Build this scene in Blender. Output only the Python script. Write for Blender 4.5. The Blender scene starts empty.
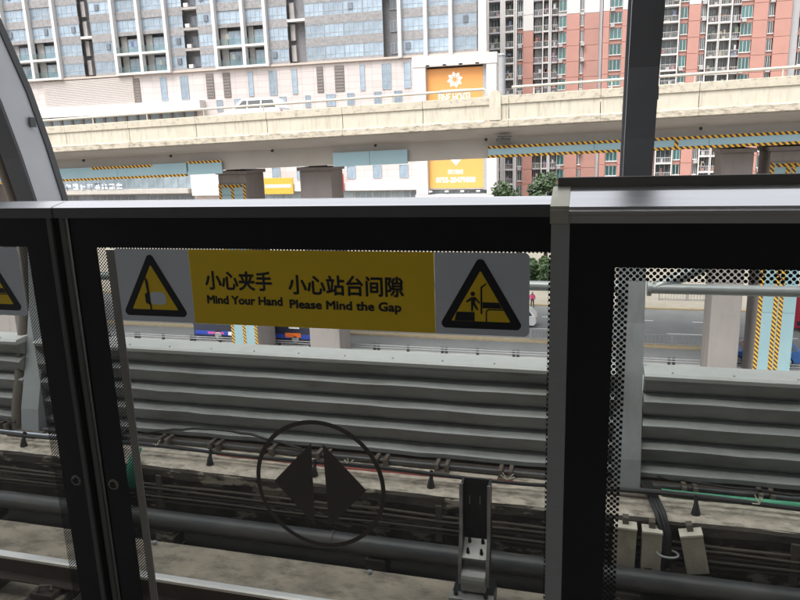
import bpy, bmesh, math, random
from mathutils import Vector, Matrix
random.seed(7)
R = math.radians
scene = bpy.context.scene
col = scene.collection

# ------------------------------------------------------------------ camera
cam = bpy.data.cameras.new('camera')
cam.sensor_width = 36.0
cam.lens = 31.14
cam.clip_start = 0.05
cam.clip_end = 2000
camo = bpy.data.objects.new('camera', cam)
col.objects.link(camo)
_x = Vector((2560, -76, 692)).normalized()
_z = Vector((-100, 3000, 692)); _z = (_z - _x * _z.dot(_x)).normalized()
_y = _z.cross(_x)
camo.matrix_world = Matrix.Translation((0, 0, 1.63)) @ Matrix((_x, _y, _z)).to_4x4()
scene.camera = camo

# ------------------------------------------------------------------ world, sun, exposure
SUN_EL, SUN_AZ = 60, 205          # azimuth of the sun, clockwise from +Y
w = bpy.data.worlds.new('World'); scene.world = w; w.use_nodes = True
nt = w.node_tree
sky = nt.nodes.new('ShaderNodeTexSky'); sky.sky_type = 'NISHITA'; sky.sun_disc = False
sky.sun_elevation = R(SUN_EL); sky.sun_rotation = R(SUN_AZ)
sky.air_density = 1.0; sky.dust_density = 6.0; sky.ozone_density = 0.6
hsv = nt.nodes.new('ShaderNodeHueSaturation'); hsv.inputs['Saturation'].default_value = 0.16
nt.links.new(sky.outputs[0], hsv.inputs['Color'])
nt.links.new(hsv.outputs[0], nt.nodes['Background'].inputs['Color'])
nt.nodes['Background'].inputs['Strength'].default_value = 0.15
sl = bpy.data.lights.new('sun', 'SUN'); sl.energy = .6; sl.angle = R(20); sl.color = (1, .95, .88)
slo = bpy.data.objects.new('sun', sl); col.objects.link(slo)
_d = Vector((math.sin(R(SUN_AZ)) * math.cos(R(SUN_EL)), math.cos(R(SUN_AZ)) * math.cos(R(SUN_EL)), math.sin(R(SUN_EL))))
slo.rotation_euler = _d.to_track_quat('Z', 'Y').to_euler()
slo.location = (0, -20, 40)
vs = scene.view_settings
vs.view_transform = 'Standard'; vs.look = 'None'; vs.gamma = 1; vs.exposure = 1.15
vs.use_curve_mapping = False
scene.cycles.max_bounces = 10
scene.cycles.transparent_max_bounces = 16
scene.cycles.use_denoising = True

# ------------------------------------------------------------------ materials
MATS = {}
def _coords(nt, kind='Object'):
    tc = nt.nodes.new('ShaderNodeTexCoord'); return tc.outputs[kind]
def mat(name, c, rough=.6, metal=0., var=.12, scale=3., bump=0., bscale=40., orand=0., spec=.5, dirt=None, stretch=(1, 1, 1), world=False):
    """plain principled material with cloudy variation, optional stains (dirt = colour, amount, scale vector)"""
    if name in MATS: return MATS[name]
    m = bpy.data.materials.new(name); m.use_nodes = True
    nt = m.node_tree; N = nt.nodes; L = nt.links
    p = N['Principled BSDF']
    p.inputs['Roughness'].default_value = rough; p.inputs['Metallic'].default_value = metal
    p.inputs['Specular IOR Level'].default_value = spec
    if world:
        g = N.new('ShaderNodeNewGeometry'); co = g.outputs['Position']
    else:
        co = _coords(nt)
    mp = N.new('ShaderNodeMapping'); mp.inputs['Scale'].default_value = stretch
    L.new(co, mp.inputs['Vector'])
    nz = N.new('ShaderNodeTexNoise'); nz.inputs['Scale'].default_value = scale; nz.inputs['Detail'].default_value = 6
    L.new(mp.outputs[0], nz.inputs['Vector'])
    ramp = N.new('ShaderNodeMapRange'); ramp.inputs['From Min'].default_value = .25; ramp.inputs['From Max'].default_value = .75
    ramp.inputs['To Min'].default_value = 1 - var; ramp.inputs['To Max'].default_value = 1 + var
    L.new(nz.outputs['Fac'], ramp.inputs['Value'])
    val = ramp.outputs[0]
    if orand:
        oi = N.new('ShaderNodeObjectInfo')
        r2 = N.new('ShaderNodeMapRange'); r2.inputs['To Min'].default_value = 1 - orand; r2.inputs['To Max'].default_value = 1 + orand
        L.new(oi.outputs['Random'], r2.inputs['Value'])
        mu = N.new('ShaderNodeMath'); mu.operation = 'MULTIPLY'
        L.new(val, mu.inputs[0]); L.new(r2.outputs[0], mu.inputs[1]); val = mu.outputs[0]
    mx = N.new('ShaderNodeVectorMath'); mx.operation = 'SCALE'
    mx.inputs[0].default_value = c[:3]
    L.new(val, mx.inputs['Scale'])
    out = mx.outputs[0]
    if dirt:
        dc, amt, ds = dirt[:3]; lo, hi = dirt[3] if len(dirt) > 3 else (.48, .72)
        mp2 = N.new('ShaderNodeMapping'); mp2.inputs['Scale'].default_value = ds
        g2 = N.new('ShaderNodeNewGeometry'); L.new(g2.outputs['Position'], mp2.inputs['Vector'])
        n2 = N.new('ShaderNodeTexNoise'); n2.inputs['Scale'].default_value = 1; n2.inputs['Detail'].default_value = 8; n2.inputs['Roughness'].default_value = .65
        L.new(mp2.outputs[0], n2.inputs['Vector'])
        r3 = N.new('ShaderNodeMapRange'); r3.inputs['From Min'].default_value = lo; r3.inputs['From Max'].default_value = hi
        r3.inputs['To Min'].default_value = 0; r3.inputs['To Max'].default_value = amt
        L.new(n2.outputs['Fac'], r3.inputs['Value'])
        mm = N.new('ShaderNodeMix'); mm.data_type = 'RGBA'
        L.new(r3.outputs[0], mm.inputs['Factor']); L.new(out, mm.inputs['A']); mm.inputs['B'].default_value = (*dc, 1)
        out = mm.outputs['Result']
    L.new(out, p.inputs['Base Color'])
    if bump:
        nb = N.new('ShaderNodeTexNoise'); nb.inputs['Scale'].default_value = bscale; nb.inputs['Detail'].default_value = 4
        L.new(co, nb.inputs['Vector'])
        b = N.new('ShaderNodeBump'); b.inputs['Strength'].default_value = bump; b.inputs['Distance'].default_value = .02
        L.new(nb.outputs['Fac'], b.inputs['Height']); L.new(b.outputs[0], p.inputs['Normal'])
    MATS[name] = m
    return m

def glass_mat(name, tint, refl=1.0, rough=.02):
    """clear pane: tinted see-through plus mirror reflection by Fresnel"""
    m = bpy.data.materials.new(name); m.use_nodes = True
    nt = m.node_tree; N = nt.nodes; L = nt.links
    N.remove(N['Principled BSDF'])
    t = N.new('ShaderNodeBsdfTransparent'); t.inputs[0].default_value = (*tint, 1)
    g = N.new('ShaderNodeBsdfGlossy'); g.inputs['Roughness'].default_value = rough
    f = N.new('ShaderNodeLayerWeight'); f.inputs[0].default_value = .5
    pw = N.new('ShaderNodeMath'); pw.operation = 'POWER'; pw.inputs[1].default_value = 5; L.new(f.outputs['Facing'], pw.inputs[0])
    mu = N.new('ShaderNodeMath'); mu.operation = 'MULTIPLY_ADD'; mu.inputs[1].default_value = .9 * refl; mu.inputs[2].default_value = .035 * refl
    L.new(pw.outputs[0], mu.inputs[0])
    mx = N.new('ShaderNodeMixShader')
    L.new(mu.outputs[0], mx.inputs[0]); L.new(t.outputs[0], mx.inputs[1]); L.new(g.outputs[0], mx.inputs[2])
    L.new(mx.outputs[0], N['Material Output'].inputs[0])
    MATS[name] = m
    return m

def dots_mat(name, pitch, radius, c):
    """printed ceramic dots (hexagonal raster) on clear film"""
    m = bpy.data.materials.new(name); m.use_nodes = True
    nt = m.node_tree; N = nt.nodes; L = nt.links
    p = N['Principled BSDF']; p.inputs['Base Color'].default_value = (*c, 1); p.inputs['Roughness'].default_value = .35
    co = _coords(nt)
    sx = N.new('ShaderNodeSeparateXYZ'); L.new(co, sx.inputs[0])
    def M(op, a, b=None, cc=None):
        n = N.new('ShaderNodeMath'); n.operation = op
        for i, v in enumerate((a, b, cc)):
            if v is None: continue
            if isinstance(v, (int, float)): n.inputs[i].default_value = v
            else: L.new(v, n.inputs[i])
        return n.outputs[0]
    def cell(off):
        u = M('SUBTRACT', M('FRACT', M('ADD', M('DIVIDE', sx.outputs['X'], pitch), off + 100)), .5)
        v = M('SUBTRACT', M('FRACT', M('ADD', M('DIVIDE', sx.outputs['Z'], pitch), off + 100)), .5)
        return M('SQRT', M('ADD', M('MULTIPLY', u, u), M('MULTIPLY', v, v)))
    d = M('MINIMUM', cell(0), cell(.5))
    inside = M('LESS_THAN', d, radius)
    t = N.new('ShaderNodeBsdfTransparent')
    mx = N.new('ShaderNodeMixShader')
    L.new(inside, mx.inputs[0]); L.new(t.outputs[0], mx.inputs[1]); L.new(p.outputs[0], mx.inputs[2])
    L.new(mx.outputs[0], N['Material Output'].inputs[0])
    MATS[name] = m
    return m

def stripe_mat(name, c1, c2, period, sgn=1):
    """diagonal hazard tape"""
    m = bpy.data.materials.new(name); m.use_nodes = True
    nt = m.node_tree; N = nt.nodes; L = nt.links
    p = N['Principled BSDF']; p.inputs['Roughness'].default_value = .6
    g = N.new('ShaderNodeNewGeometry'); sx = N.new('ShaderNodeSeparateXYZ'); L.new(g.outputs['Position'], sx.inputs[0])
    a = N.new('ShaderNodeMath'); a.operation = 'MULTIPLY_ADD'; a.inputs[1].default_value = sgn
    L.new(sx.outputs['Z'], a.inputs[0]); L.new(sx.outputs['X'], a.inputs[2])
    d = N.new('ShaderNodeMath'); d.operation = 'DIVIDE'; d.inputs[1].default_value = period; L.new(a.outputs[0], d.inputs[0])
    ad = N.new('ShaderNodeMath'); ad.operation = 'ADD'; ad.inputs[1].default_value = 1000; L.new(d.outputs[0], ad.inputs[0])
    fr = N.new('ShaderNodeMath'); fr.operation = 'FRACT'; L.new(ad.outputs[0], fr.inputs[0])
    lt = N.new('ShaderNodeMath'); lt.operation = 'LESS_THAN'; lt.inputs[1].default_value = .5; L.new(fr.outputs[0], lt.inputs[0])
    mx = N.new('ShaderNodeMix'); mx.data_type = 'RGBA'
    L.new(lt.outputs[0], mx.inputs['Factor']); mx.inputs['A'].default_value = (*c1, 1); mx.inputs['B'].default_value = (*c2, 1)
    L.new(mx.outputs['Result'], p.inputs['Base Color'])
    MATS[name] = m
    return m

def facade_glass(name, c, rough=.08, orand=.25):
    """mirror-like tinted window of a far building"""
    m = mat(name, c, rough=rough, var=.25, scale=.7, orand=orand, spec=.9)
    return m

def tile_mat(name, c, joint, w_, h_, var=.06):
    """cladding tiles too small to pick apart"""
    m = bpy.data.materials.new(name); m.use_nodes = True
    nt = m.node_tree; N = nt.nodes; L = nt.links
    p = N['Principled BSDF']; p.inputs['Roughness'].default_value = .5
    g = N.new('ShaderNodeNewGeometry'); sx = N.new('ShaderNodeSeparateXYZ'); L.new(g.outputs['Position'], sx.inputs[0])
    cb = N.new('ShaderNodeCombineXYZ'); L.new(sx.outputs['X'], cb.inputs[0]); L.new(sx.outputs['Z'], cb.inputs[1])
    b = N.new('ShaderNodeTexBrick'); b.offset = 0; b.inputs['Scale'].default_value = 1
    b.inputs['Brick Width'].default_value = w_; b.inputs['Row Height'].default_value = h_
    b.inputs['Mortar Size'].default_value = .035; b.inputs['Mortar Smooth'].default_value = .2
    b.inputs['Color1'].default_value = (*[v * (1 - var) for v in c], 1); b.inputs['Color2'].default_value = (*[min(1, v * (1 + var)) for v in c], 1)
    b.inputs['Mortar'].default_value = (*joint, 1)
    L.new(cb.outputs[0], b.inputs['Vector'])
    L.new(b.outputs['Color'], p.inputs['Base Color'])
    MATS[name] = m
    return m

# foreground
M_black = mat('black_ceramic_print', (.006, .006, .008), rough=.25, var=.1)
M_alu = mat('brushed_aluminium', (.34, .345, .335), rough=.4, metal=.2, var=.05, stretch=(1, 30, 60), scale=6)
M_steel = mat('polished_steel', (.9, .9, .91), rough=.18, metal=1, var=.04, stretch=(.6, 30, 60), scale=8)
M_capface = mat('dull_cap_face', (.36, .35, .32), rough=.4, metal=.1, var=.08, stretch=(.6, 30, 60), scale=8)  # flat warm grey, duller than the polished top
M_railface = mat('dark_rail_face', (.11, .11, .11), rough=.35, var=.08)
M_edge = mat('dark_edge_stile', (.09, .088, .082), rough=.4)
M_endcap = mat('worn_olive_end_cap', (.55, .53, .43), rough=.32, metal=1, var=.12, scale=20)
M_rubber = mat('black_rubber', (.012, .012, .012), rough=.7)
M_trim = mat('grey_edge_trim', (.24, .225, .2), rough=.45)
M_glass = glass_mat('clear_door_glass', (.88, .9, .89))
M_dots_f = dots_mat('fine_print_dots', .0088, .27, (.006, .006, .008))
M_dots_c = dots_mat('coarse_print_dots', .0125, .29, (.006, .006, .008))
M_signgrey = mat('sign_film_pale', (.62, .66, .7), rough=.5, var=.04)
M_signyel = mat('sign_film_yellow', (.82, .55, .014), rough=.5, var=.05)
M_signblk = mat('sign_ink_black', (.01, .01, .012), rough=.5)
M_film = mat('dark_symbol_film', (.085, .072, .06), rough=.55)
M_floor = mat('platform_granite', (.34, .33, .32), rough=.4, bump=.05)
M_roof = mat('canopy_sheet', (.3, .31, .32), rough=.6)
M_swall = mat('light_block_wall', (.24, .24, .24), rough=.6)
M_ribgrey = mat('pale_rib_paint', (.54, .57, .62), rough=.45, var=.05, dirt=((.22, .22, .23), .35, (1.5, 1.5, .4)))
M_ribdark = mat('charcoal_rib_paint', (.075, .08, .09), rough=.5, var=.1)
M_ribpost = mat('grey_post_paint', (.3, .32, .33), rough=.5, var=.08, dirt=((.15, .13, .1), .5, (4, 4, 1.5)))
M_tube = mat('galvanised_tube', (.38, .4, .4), rough=.4, metal=.3, var=.15, scale=6)
M_slat = mat('grey_barrier_sheet', (.28, .29, .285), rough=.45, var=.12, scale=2.2, stretch=(.6, 1, 2), dirt=((.13, .12, .1), .7, (1.6, 3, 3)), bump=.1, bscale=3)
M_cap = mat('pale_barrier_cap', (.48, .49, .475), rough=.45, var=.08, dirt=((.3, .28, .24), .4, (3, 3, 3)))
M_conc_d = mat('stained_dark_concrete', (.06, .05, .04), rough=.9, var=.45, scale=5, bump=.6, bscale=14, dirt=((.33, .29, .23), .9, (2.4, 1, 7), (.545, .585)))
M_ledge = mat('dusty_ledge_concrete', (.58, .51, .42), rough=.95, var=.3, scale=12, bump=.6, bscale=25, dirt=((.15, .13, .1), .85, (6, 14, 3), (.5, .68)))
M_bed = mat('trackbed_concrete', (.41, .35, .275), rough=.95, var=.3, scale=4, bump=.5, bscale=30, dirt=((.09, .08, .065), .8, (4, 8, 2), (.48, .7)))
M_pipe = mat('dark_grey_pipe', (.06, .06, .063), rough=.42, var=.25, scale=5, dirt=((.2, .18, .15), .4, (2, 6, 6)))
M_cable = mat('black_cable', (.018, .018, .018), rough=.5)
M_oldcable = mat('dusty_brown_cable', (.085, .07, .055), rough=.8, var=.3)
M_railtop = mat('polished_rail_head', (.8, .78, .75), rough=.3, metal=1)
M_rust = mat('rusty_rail_steel', (.07, .05, .04), rough=.8, var=.3, scale=8)
M_clip = mat('rusty_clip', (.14, .115, .095), rough=.8, var=.4, scale=15)
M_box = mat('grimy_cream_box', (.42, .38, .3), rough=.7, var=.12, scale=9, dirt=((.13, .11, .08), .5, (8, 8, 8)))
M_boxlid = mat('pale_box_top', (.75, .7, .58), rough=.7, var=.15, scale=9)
M_brk = mat('black_channel_steel', (.022, .022, .024), rough=.4, metal=.3, var=.3, scale=8)
M_brklight = mat('worn_channel_edge', (.36, .35, .33), rough=.42, metal=.5, var=.25, scale=12)
# outside
M_asph = mat('asphalt', (.21, .21, .215), rough=.9, var=.12, scale=.6, world=True, bump=.1)
M_ground = mat('pale_ground', (.27, .25, .22), rough=.95, var=.12, scale=.3, world=True)
M_pave = mat('pale_paving', (.36, .32, .27), rough=.9, var=.1, scale=.8, world=True)
M_kerb = mat('ochre_kerb', (.4, .32, .21), rough=.85, var=.15)
M_line = mat('road_paint', (.75, .75, .74), rough=.7, var=.15, scale=8)
M_parapet = mat('stained_cream_concrete', (.56, .52, .43), rough=.85, var=.07, scale=1.5, world=True, bump=.15, bscale=8, dirt=((.25, .2, .13), .75, (5, 1, .5), (.52, .78)))
M_coping = mat('weathered_coping', (.52, .475, .385), rough=.85, var=.1, scale=2, world=True, dirt=((.15, .12, .08), .9, (3, 1, 4), (.52, .76)))
M_lip = mat('grimy_slab_lip', (.5, .455, .37), rough=.9, var=.15, scale=2, world=True, bump=.4, bscale=5, dirt=((.16, .13, .09), .95, (2, 1, 6), (.48, .7)))
M_girder = mat('grey_beige_girder', (.31, .285, .255), rough=.85, var=.07, scale=.6, world=True, dirt=((.28, .25, .21), .5, (.5, .5, .6)))
M_column = mat('mauve_grey_column', (.25, .222, .215), rough=.85, var=.07, scale=.5, world=True, dirt=((.15, .13, .12), .5, (1.4, 1.4, .25)))
M_blue = mat('pale_blue_guard', (.23, .35, .39), rough=.55, var=.05, scale=.6, world=True, orand=.05, dirt=((.3, .38, .4), .4, (.8, .8, .5)))
M_haz = stripe_mat('hazard_tape', (.6, .31, .015), (.025, .02, .015), .3, 1)
M_hazv = stripe_mat('hazard_tape_upright', (.6, .33, .03), (.06, .035, .02), .26, 1)
M_frail = mat('cream_rail_paint', (.55, .51, .43), rough=.6, var=.1)
M_pole = mat('grey_lamp_pole', (.36, .37, .38), rough=.5)

# ------------------------------------------------------------------ mesh helpers
class MB:
    def __init__(s): s.v = []; s.f = []; s.m = []; s.sm = []
    def add(s, vs_, fs_, mi=0, smooth=False):
        o = len(s.v); s.v += [tuple(v) for v in vs_]
        for f in fs_: s.f.append([i + o for i in f]); s.m.append(mi); s.sm.append(smooth)
        return s
    def box(s, x0, x1, y0, y1, z0, z1, mi=0, c=0.):
        """box, with an optional chamfer c on its upright and long edges"""
        if c <= 0:
            v = [(x, y, z) for x in (x0, x1) for y in (y0, y1) for z in (z0, z1)]
            return s.add(v, [(0, 1, 3, 2), (4, 6, 7, 5), (0, 4, 5, 1), (2, 3, 7, 6), (0, 2, 6, 4), (1, 5, 7, 3)], mi)
        bm = bmesh.new(); bmesh.ops.create_cube(bm, size=1)
        for v in bm.verts:
            v.co = ((x0 + x1) / 2 + v.co.x * (x1 - x0), (y0 + y1) / 2 + v.co.y * (y1 - y0), (z0 + z1) / 2 + v.co.z * (z1 - z0))
        bmesh.ops.bevel(bm, geom=list(bm.edges), offset=c, segments=2, affect='EDGES', profile=.6)
        bm.verts.index_update()
        s.add([v.co[:] for v in bm.verts], [[v.index for v in f.verts] for f in bm.faces], mi)
        bm.free(); return s
    def tube(s, pts, r, n=10, mi=0, caps=True, smooth=True):
        pts = [Vector(p) for p in pts]; rings = []
        rr = r if isinstance(r, (list, tuple)) else [r] * len(pts)
        up = None
        for i, p in enumerate(pts):
            a = pts[max(i - 1, 0)]; b = pts[min(i + 1, len(pts) - 1)]
            t = (b - a).normalized()
            if up is None:
                up = Vector((0, 0, 1)) if abs(t.z) < .9 else Vector((0, 1, 0))
            u = t.cross(up).normalized(); vv = u.cross(t).normalized(); up = vv
            rings.append([p + (u * math.cos(2 * math.pi * k / n) + vv * math.sin(2 * math.pi * k / n)) * rr[i] for k in range(n)])
        V = [q for ring in rings for q in ring]; F = []
        for i in range(len(rings) - 1):
            for k in range(n):
                F.append((i * n + k, i * n + (k + 1) % n, (i + 1) * n + (k + 1) % n, (i + 1) * n + k))
        s.add(V, F, mi, smooth)
        if caps:
            s.add(rings[0], [list(range(n))], mi); s.add(rings[-1], [list(range(n))[::-1]], mi)
        return s
    def prism(s, prof, x0, x1, mi=0, axis='x', smooth=False, caps=True):
        """closed profile extruded along an axis; profile is (y,z) for x, (x,z) for y, (x,y) for z"""
        f3 = {'x': lambda a, p: (a, p[0], p[1]), 'y': lambda a, p: (p[0], a, p[1]), 'z': lambda a, p: (p[0], p[1], a)}[axis]
        n = len(prof); V = [f3(x0, p) for p in prof] + [f3(x1, p) for p in prof]
        s.add(V, [(k, (k + 1) % n, n + (k + 1) % n, n + k) for k in range(n)], mi, smooth)
        if caps: s.add(V, [list(range(n))[::-1], list(range(n, 2 * n))], mi)
        return s
    def build(s, name, mats, parent=None):
        me = bpy.data.meshes.new(name)
        me.from_pydata(s.v, [], s.f); 
        if not isinstance(mats, (list, tuple)): mats = [mats]
        for m in mats: me.materials.append(m)
        me.polygons.foreach_set('material_index', s.m); me.polygons.foreach_set('use_smooth', s.sm)
        bm = bmesh.new(); bm.from_mesh(me); bmesh.ops.recalc_face_normals(bm, faces=bm.faces); bm.to_mesh(me); bm.free()
        me.update()
        o = bpy.data.objects.new(name, me); col.objects.link(o)
        if parent: o.parent = parent
        return o
def box(name, m, parent, *a, c=0.): return MB().box(*a, c=c).build(name, m, parent)
def inst(src, parent, loc, rot=None, sc=None, name=None):
    o = src.copy(); col.objects.link(o); o.parent = parent; o.location = loc
    if rot: o.rotation_euler = rot
    if sc: o.scale = sc
    return o
def meshobj(name, me, parent, loc=(0, 0, 0), sc=None):
    o = bpy.data.objects.new(name, me); col.objects.link(o); o.parent = parent; o.location = loc
    if sc: o.scale = sc
    return o
def mesh_of(mb, name, mats):
    o = mb.build(name, mats); me = o.data; bpy.data.objects.remove(o); return me
def empty(name, loc, label, cat, group=None):
    o = bpy.data.objects.new(name, None); o.empty_display_size = .2; col.objects.link(o); o.location = loc
    return tag(o, label, cat, group)
def tag(o, label=None, cat=None, group=None, kind=None):
    if label: o['label'] = label
    if cat: o['category'] = cat
    if group: o['group'] = group
    if kind: o['kind'] = kind
    return o
def part(mb, name, m, parent):
    o = mb.build(name, m) if isinstance(mb, MB) else mb
    o.parent = parent; o.matrix_parent_inverse = Matrix.Translation(-parent.location); return o
def text(name, s_, m, parent, size, loc, depth=.0008, bold=0., width=None, align='LEFT'):
    cu = bpy.data.curves.new(name, 'FONT'); cu.body = s_; cu.size = size; cu.extrude = depth; cu.align_x = align
    cu.resolution_u = 3
    t = bpy.data.objects.new(name, cu); col.objects.link(t)
    dg = bpy.context.evaluated_depsgraph_get()
    me = bpy.data.meshes.new_from_object(t.evaluated_get(dg)); bpy.data.objects.remove(t); bpy.data.curves.remove(cu)
    me.name = name
    me.transform(Matrix.Rotation(R(90), 4, 'X'))
    if width:
        xs = [v.co.x for v in me.vertices]
        k = width / (max(xs) - min(xs)); x0 = min(xs)
        for v in me.vertices: v.co.x = (v.co.x - x0) * k
    if bold:
        bm = bmesh.new(); bm.from_mesh(me); src = bmesh.new(); src.from_mesh(me); bm.free()
        bm = bmesh.new()
        for k in range(5):
            a = k * 2 * math.pi / 5
            tmp = me.copy(); tmp.transform(Matrix.Translation((bold * math.cos(a), -k * depth * .13, bold * math.sin(a)))); bm.from_mesh(tmp); bpy.data.meshes.remove(tmp)
        bm.to_mesh(me); bm.free(); src.free()
    me.materials.clear(); me.materials.append(m)
    for p_ in me.polygons: p_.material_index = 0
    o = bpy.data.objects.new(name, me); col.objects.link(o); o.location = loc; o.parent = parent
    return o

# ================================================================== STRUCTURE: station
GZ = -13.5
tag(box('platform_floor', M_floor, None, -14, 12, -7, 1.62, -.3, 0), kind='structure')
tag(box('platform_edge_wall', M_conc_d, None, -14, 12, 1.40, 1.60, -1.5, -.304), kind='structure')
tag(MB().prism([(1.2, -2.2), (1.2, -1.5), (4.34, -1.5), (4.36, -1.505), (4.37, -1.66), (5.7, -1.66), (5.7, -2.2)], -16, 14).build('trackbed', M_bed), kind='structure')
tag(box('gutter_shade_sheet', mat('gutter_shade_tone', (.025, .022, .02), rough=.6, var=.4, scale=6), None, -16, 14, 4.372, 4.735, -1.66, -1.648), kind='structure')  # near-black sheet: the shade beneath the pipe is put into its colour
tag(box('light_block_wall', M_swall, None, -14, 12, -7.2, -7.0, -.3, 6.2), kind='structure')  # unseen wall added behind the camera to keep the platform dark
RIB_IN = [(-1.15, 5.08), (-.8, 5.14), (-.3, 5.30), (.2, 5.44), (.7, 5.52), (1.13, 5.51), (1.59, 5.40), (2.07, 5.26), (2.6, 5.04), (3.2, 4.70), (3.9, 4.15), (4.6, 3.35), (5.2, 2.3), (5.6, 1.1), (5.8, -.3), (5.85, -2), (5.85, -7)]
def rib_normal(i):
    a = RIB_IN[max(i - 1, 0)]; b = RIB_IN[min(i + 1, len(RIB_IN) - 1)]
    t = Vector((b[1] - a[1], b[0] - a[0])).normalized()
    return Vector((t.y, -t.x))      # outward (+Y side / up)
def rib_off(i, d):
    z, y = RIB_IN[i]; n = rib_normal(i); return (y + n.x * d, z + n.y * d)
roof_prof = [rib_off(i, .46) for i in range(12, len(RIB_IN))]
roof_prof2 = [rib_off(i, .52) for i in range(12, len(RIB_IN))][::-1]
tag(MB().prism(roof_prof + roof_prof2, -14, 12).build('canopy_roof', M_roof), kind='structure')

# ================================================================== GROUND
def slab(name, m, x0, x1, y0, y1, z, t=.3):
    return tag(box(name, m, None, x0, x1, y0, y1, z - t, z), kind='structure')
slab('ground', M_ground, -900, 900, 8, 1500, GZ, .5)
slab('road', M_asph, -300, 300, 47.1, 62.4, GZ + .012, .2)
tag(box('pavement', M_pave, None, -300, 300, 62.9, 109, GZ - .2, GZ + .14), kind='structure')
kerb = tag(box('kerb', M_kerb, None, -300, 300, 62.42, 62.88, GZ - .2, GZ + .15), kind='structure')
tag(box('median_strip', M_kerb, None, -300, 300, 50.6, 51.3, GZ - .2, GZ + .16), kind='structure')
tag(box('near_verge', mat('pale_concrete_verge', (.5, .49, .475), var=.08, scale=.8, world=True), None, -300, 300, 36, 47.0, GZ - .2, GZ + .1), kind='structure')
for k, yy in enumerate((54.6, 58.4)):
    for j in range(-12, 8):
        x0 = j * 6 + (k * 2.3) % 6
        tag(box('lane_marking', M_line, None, x0, x0 + 3.0, yy, yy + .15, GZ + .013, GZ + .02), kind='structure')

# ================================================================== FLYOVER
def ftop(x): return 3.27 + .0195 * (x + 35)
M_gpost0 = mat('dark_fixture', (.07, .065, .06), rough=.7)  # plain dark grey for the cable fixture
fly = empty('flyover', (-12, 40, GZ), 'long cream concrete road flyover crossing behind the tracks', 'bridge')
FO = Vector((-12, 40, GZ))
def fpart(mb, name, m): 
    o = mb.build(name, m); o.parent = fly; o.matrix_parent_inverse = Matrix.Translation(-FO); return o
def skew(mb):
    """follow the gentle gradient of the deck"""
    mb.v = [(x, y, z + ftop(x)) for x, y, z in mb.v]; return mb
FX0, FX1 = -78, 34
jx = FX0; n = 0
cuts = [FX0]
while cuts[-1] < FX1: cuts.append(cuts[-1] + 4.9)
cuts[-1] = FX1
PIL = -5.25
for a, b in zip(cuts[:-1], cuts[1:]):
    fpart(skew(MB().prism([(39.98, -.44), (39.98, -.02), (40.0, 0), (40.28, 0), (40.28, -.44)], a + .012, b - .012)), 'coping', M_coping)
    fpart(skew(MB().prism([(40.06, -1.26), (40.06, -.44), (40.28, -.44), (40.28, -1.26)], a + .02, b - .02)), 'parapet_panel', M_parapet)
    fpart(skew(MB().prism([(39.9, -1.66), (39.9, -1.34), (40.0, -1.262), (40.3, -1.262), (40.3, -1.72), (40.0, -1.72)], a + .008, b - .008)), 'slab_edge', M_lip)
fpart(skew(MB().prism([(40.32, -1.7), (40.32, -.65), (51.6, -.65), (51.6, -1.7)], FX0, FX1)), 'deck', M_asph)
fpart(skew(MB().prism([(39.96, -1.722), (41.45, -2.25), (41.55, -3.4), (50.2, -3.4), (50.3, -2.25), (51.6, -1.722)], FX0, FX1)), 'girder', M_girder)
fpart(skew(MB().prism([(51.65, -1.7), (51.65, 0), (51.95, 0), (51.95, -1.7)], FX0, FX1)), 'far_parapet', M_parapet)
fpart(skew(MB().prism([(PIL - .32, -1.30), (PIL - .32, .02), (PIL - .29, .14), (PIL - .2, .26), (PIL - .08, .32), (PIL + .08, .32), (PIL + .2, .26), (PIL + .29, .14), (PIL + .32, .02), (PIL + .32, -1.30)], 39.88, 40.32, axis='y')), 'pilaster', M_parapet)
for a, b in ((FX0, PIL - .55), (PIL + .9, FX1)):
    pts = []
    if a == FX0: pts = [(a, 40.14, .42), (b - .15, 40.14, .42), (b, 40.14, .36), (b + .02, 40.14, .02)]
    else: pts = [(a, 40.14, .42), (b, 40.14, .42)]
    fpart(skew(MB().tube(pts, .075, 8)), 'hand_rail', M_frail)
    x = a + 1.2
    while x < b - .3:
        fpart(skew(MB().tube([(x, 40.14, -.005), (x, 40.14, .37)], .045, 6)), 'rail_post', M_frail); x += 4.1
# blue guard plates along the girder foot, with hazard tape
def guard(x0, x1, zo, h, top=True, bot=True, left=False, npl=3):
    for i in range(npl):
        a = x0 + (x1 - x0) * i / npl; b = x0 + (x1 - x0) * (i + 1) / npl
        p = fpart(skew(MB().box(a + .01, b - .01, 41.24, 41.34, zo - h, zo)), 'guard_plate', M_blue)
    if top: fpart(skew(MB().box(x0, x1, 41.22, 41.238, zo - .145, zo + .01)), 'hazard_tape', M_haz)
    if bot: fpart(skew(MB().box(x0, x1, 41.22, 41.238, zo - h - .01, zo - h + .145)), 'hazard_tape', M_haz)
    if left: fpart(skew(MB().box(left, left + .2, 41.215, 41.236, zo - h + .147, zo - .147)), 'hazard_tape', M_haz)
guard(-58, -25.8, -2.82, .86, top=False, npl=6)
fpart(skew(MB().box(-33.2, -28.4, 41.22, 41.238, -2.98, -2.81)), 'hazard_tape', M_haz)
guard(-25.7, -23.2, -2.75, .86, bot=False, npl=1)
guard(-15.5, -10.7, -2.66, .84, top=False, bot=False, npl=2)
guard(-5.84, 30, -2.72, .66, left=4.35, npl=6)
for x in (-33.5, -26.7, -19.4, -12.6, -5.9, 2.2, 5.6):
    fpart(skew(MB().tube([(x, 41.0, -2.32), (x, 40.9, -2.34)], .09, 8)), 'drain_outlet', M_rubber)

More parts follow.
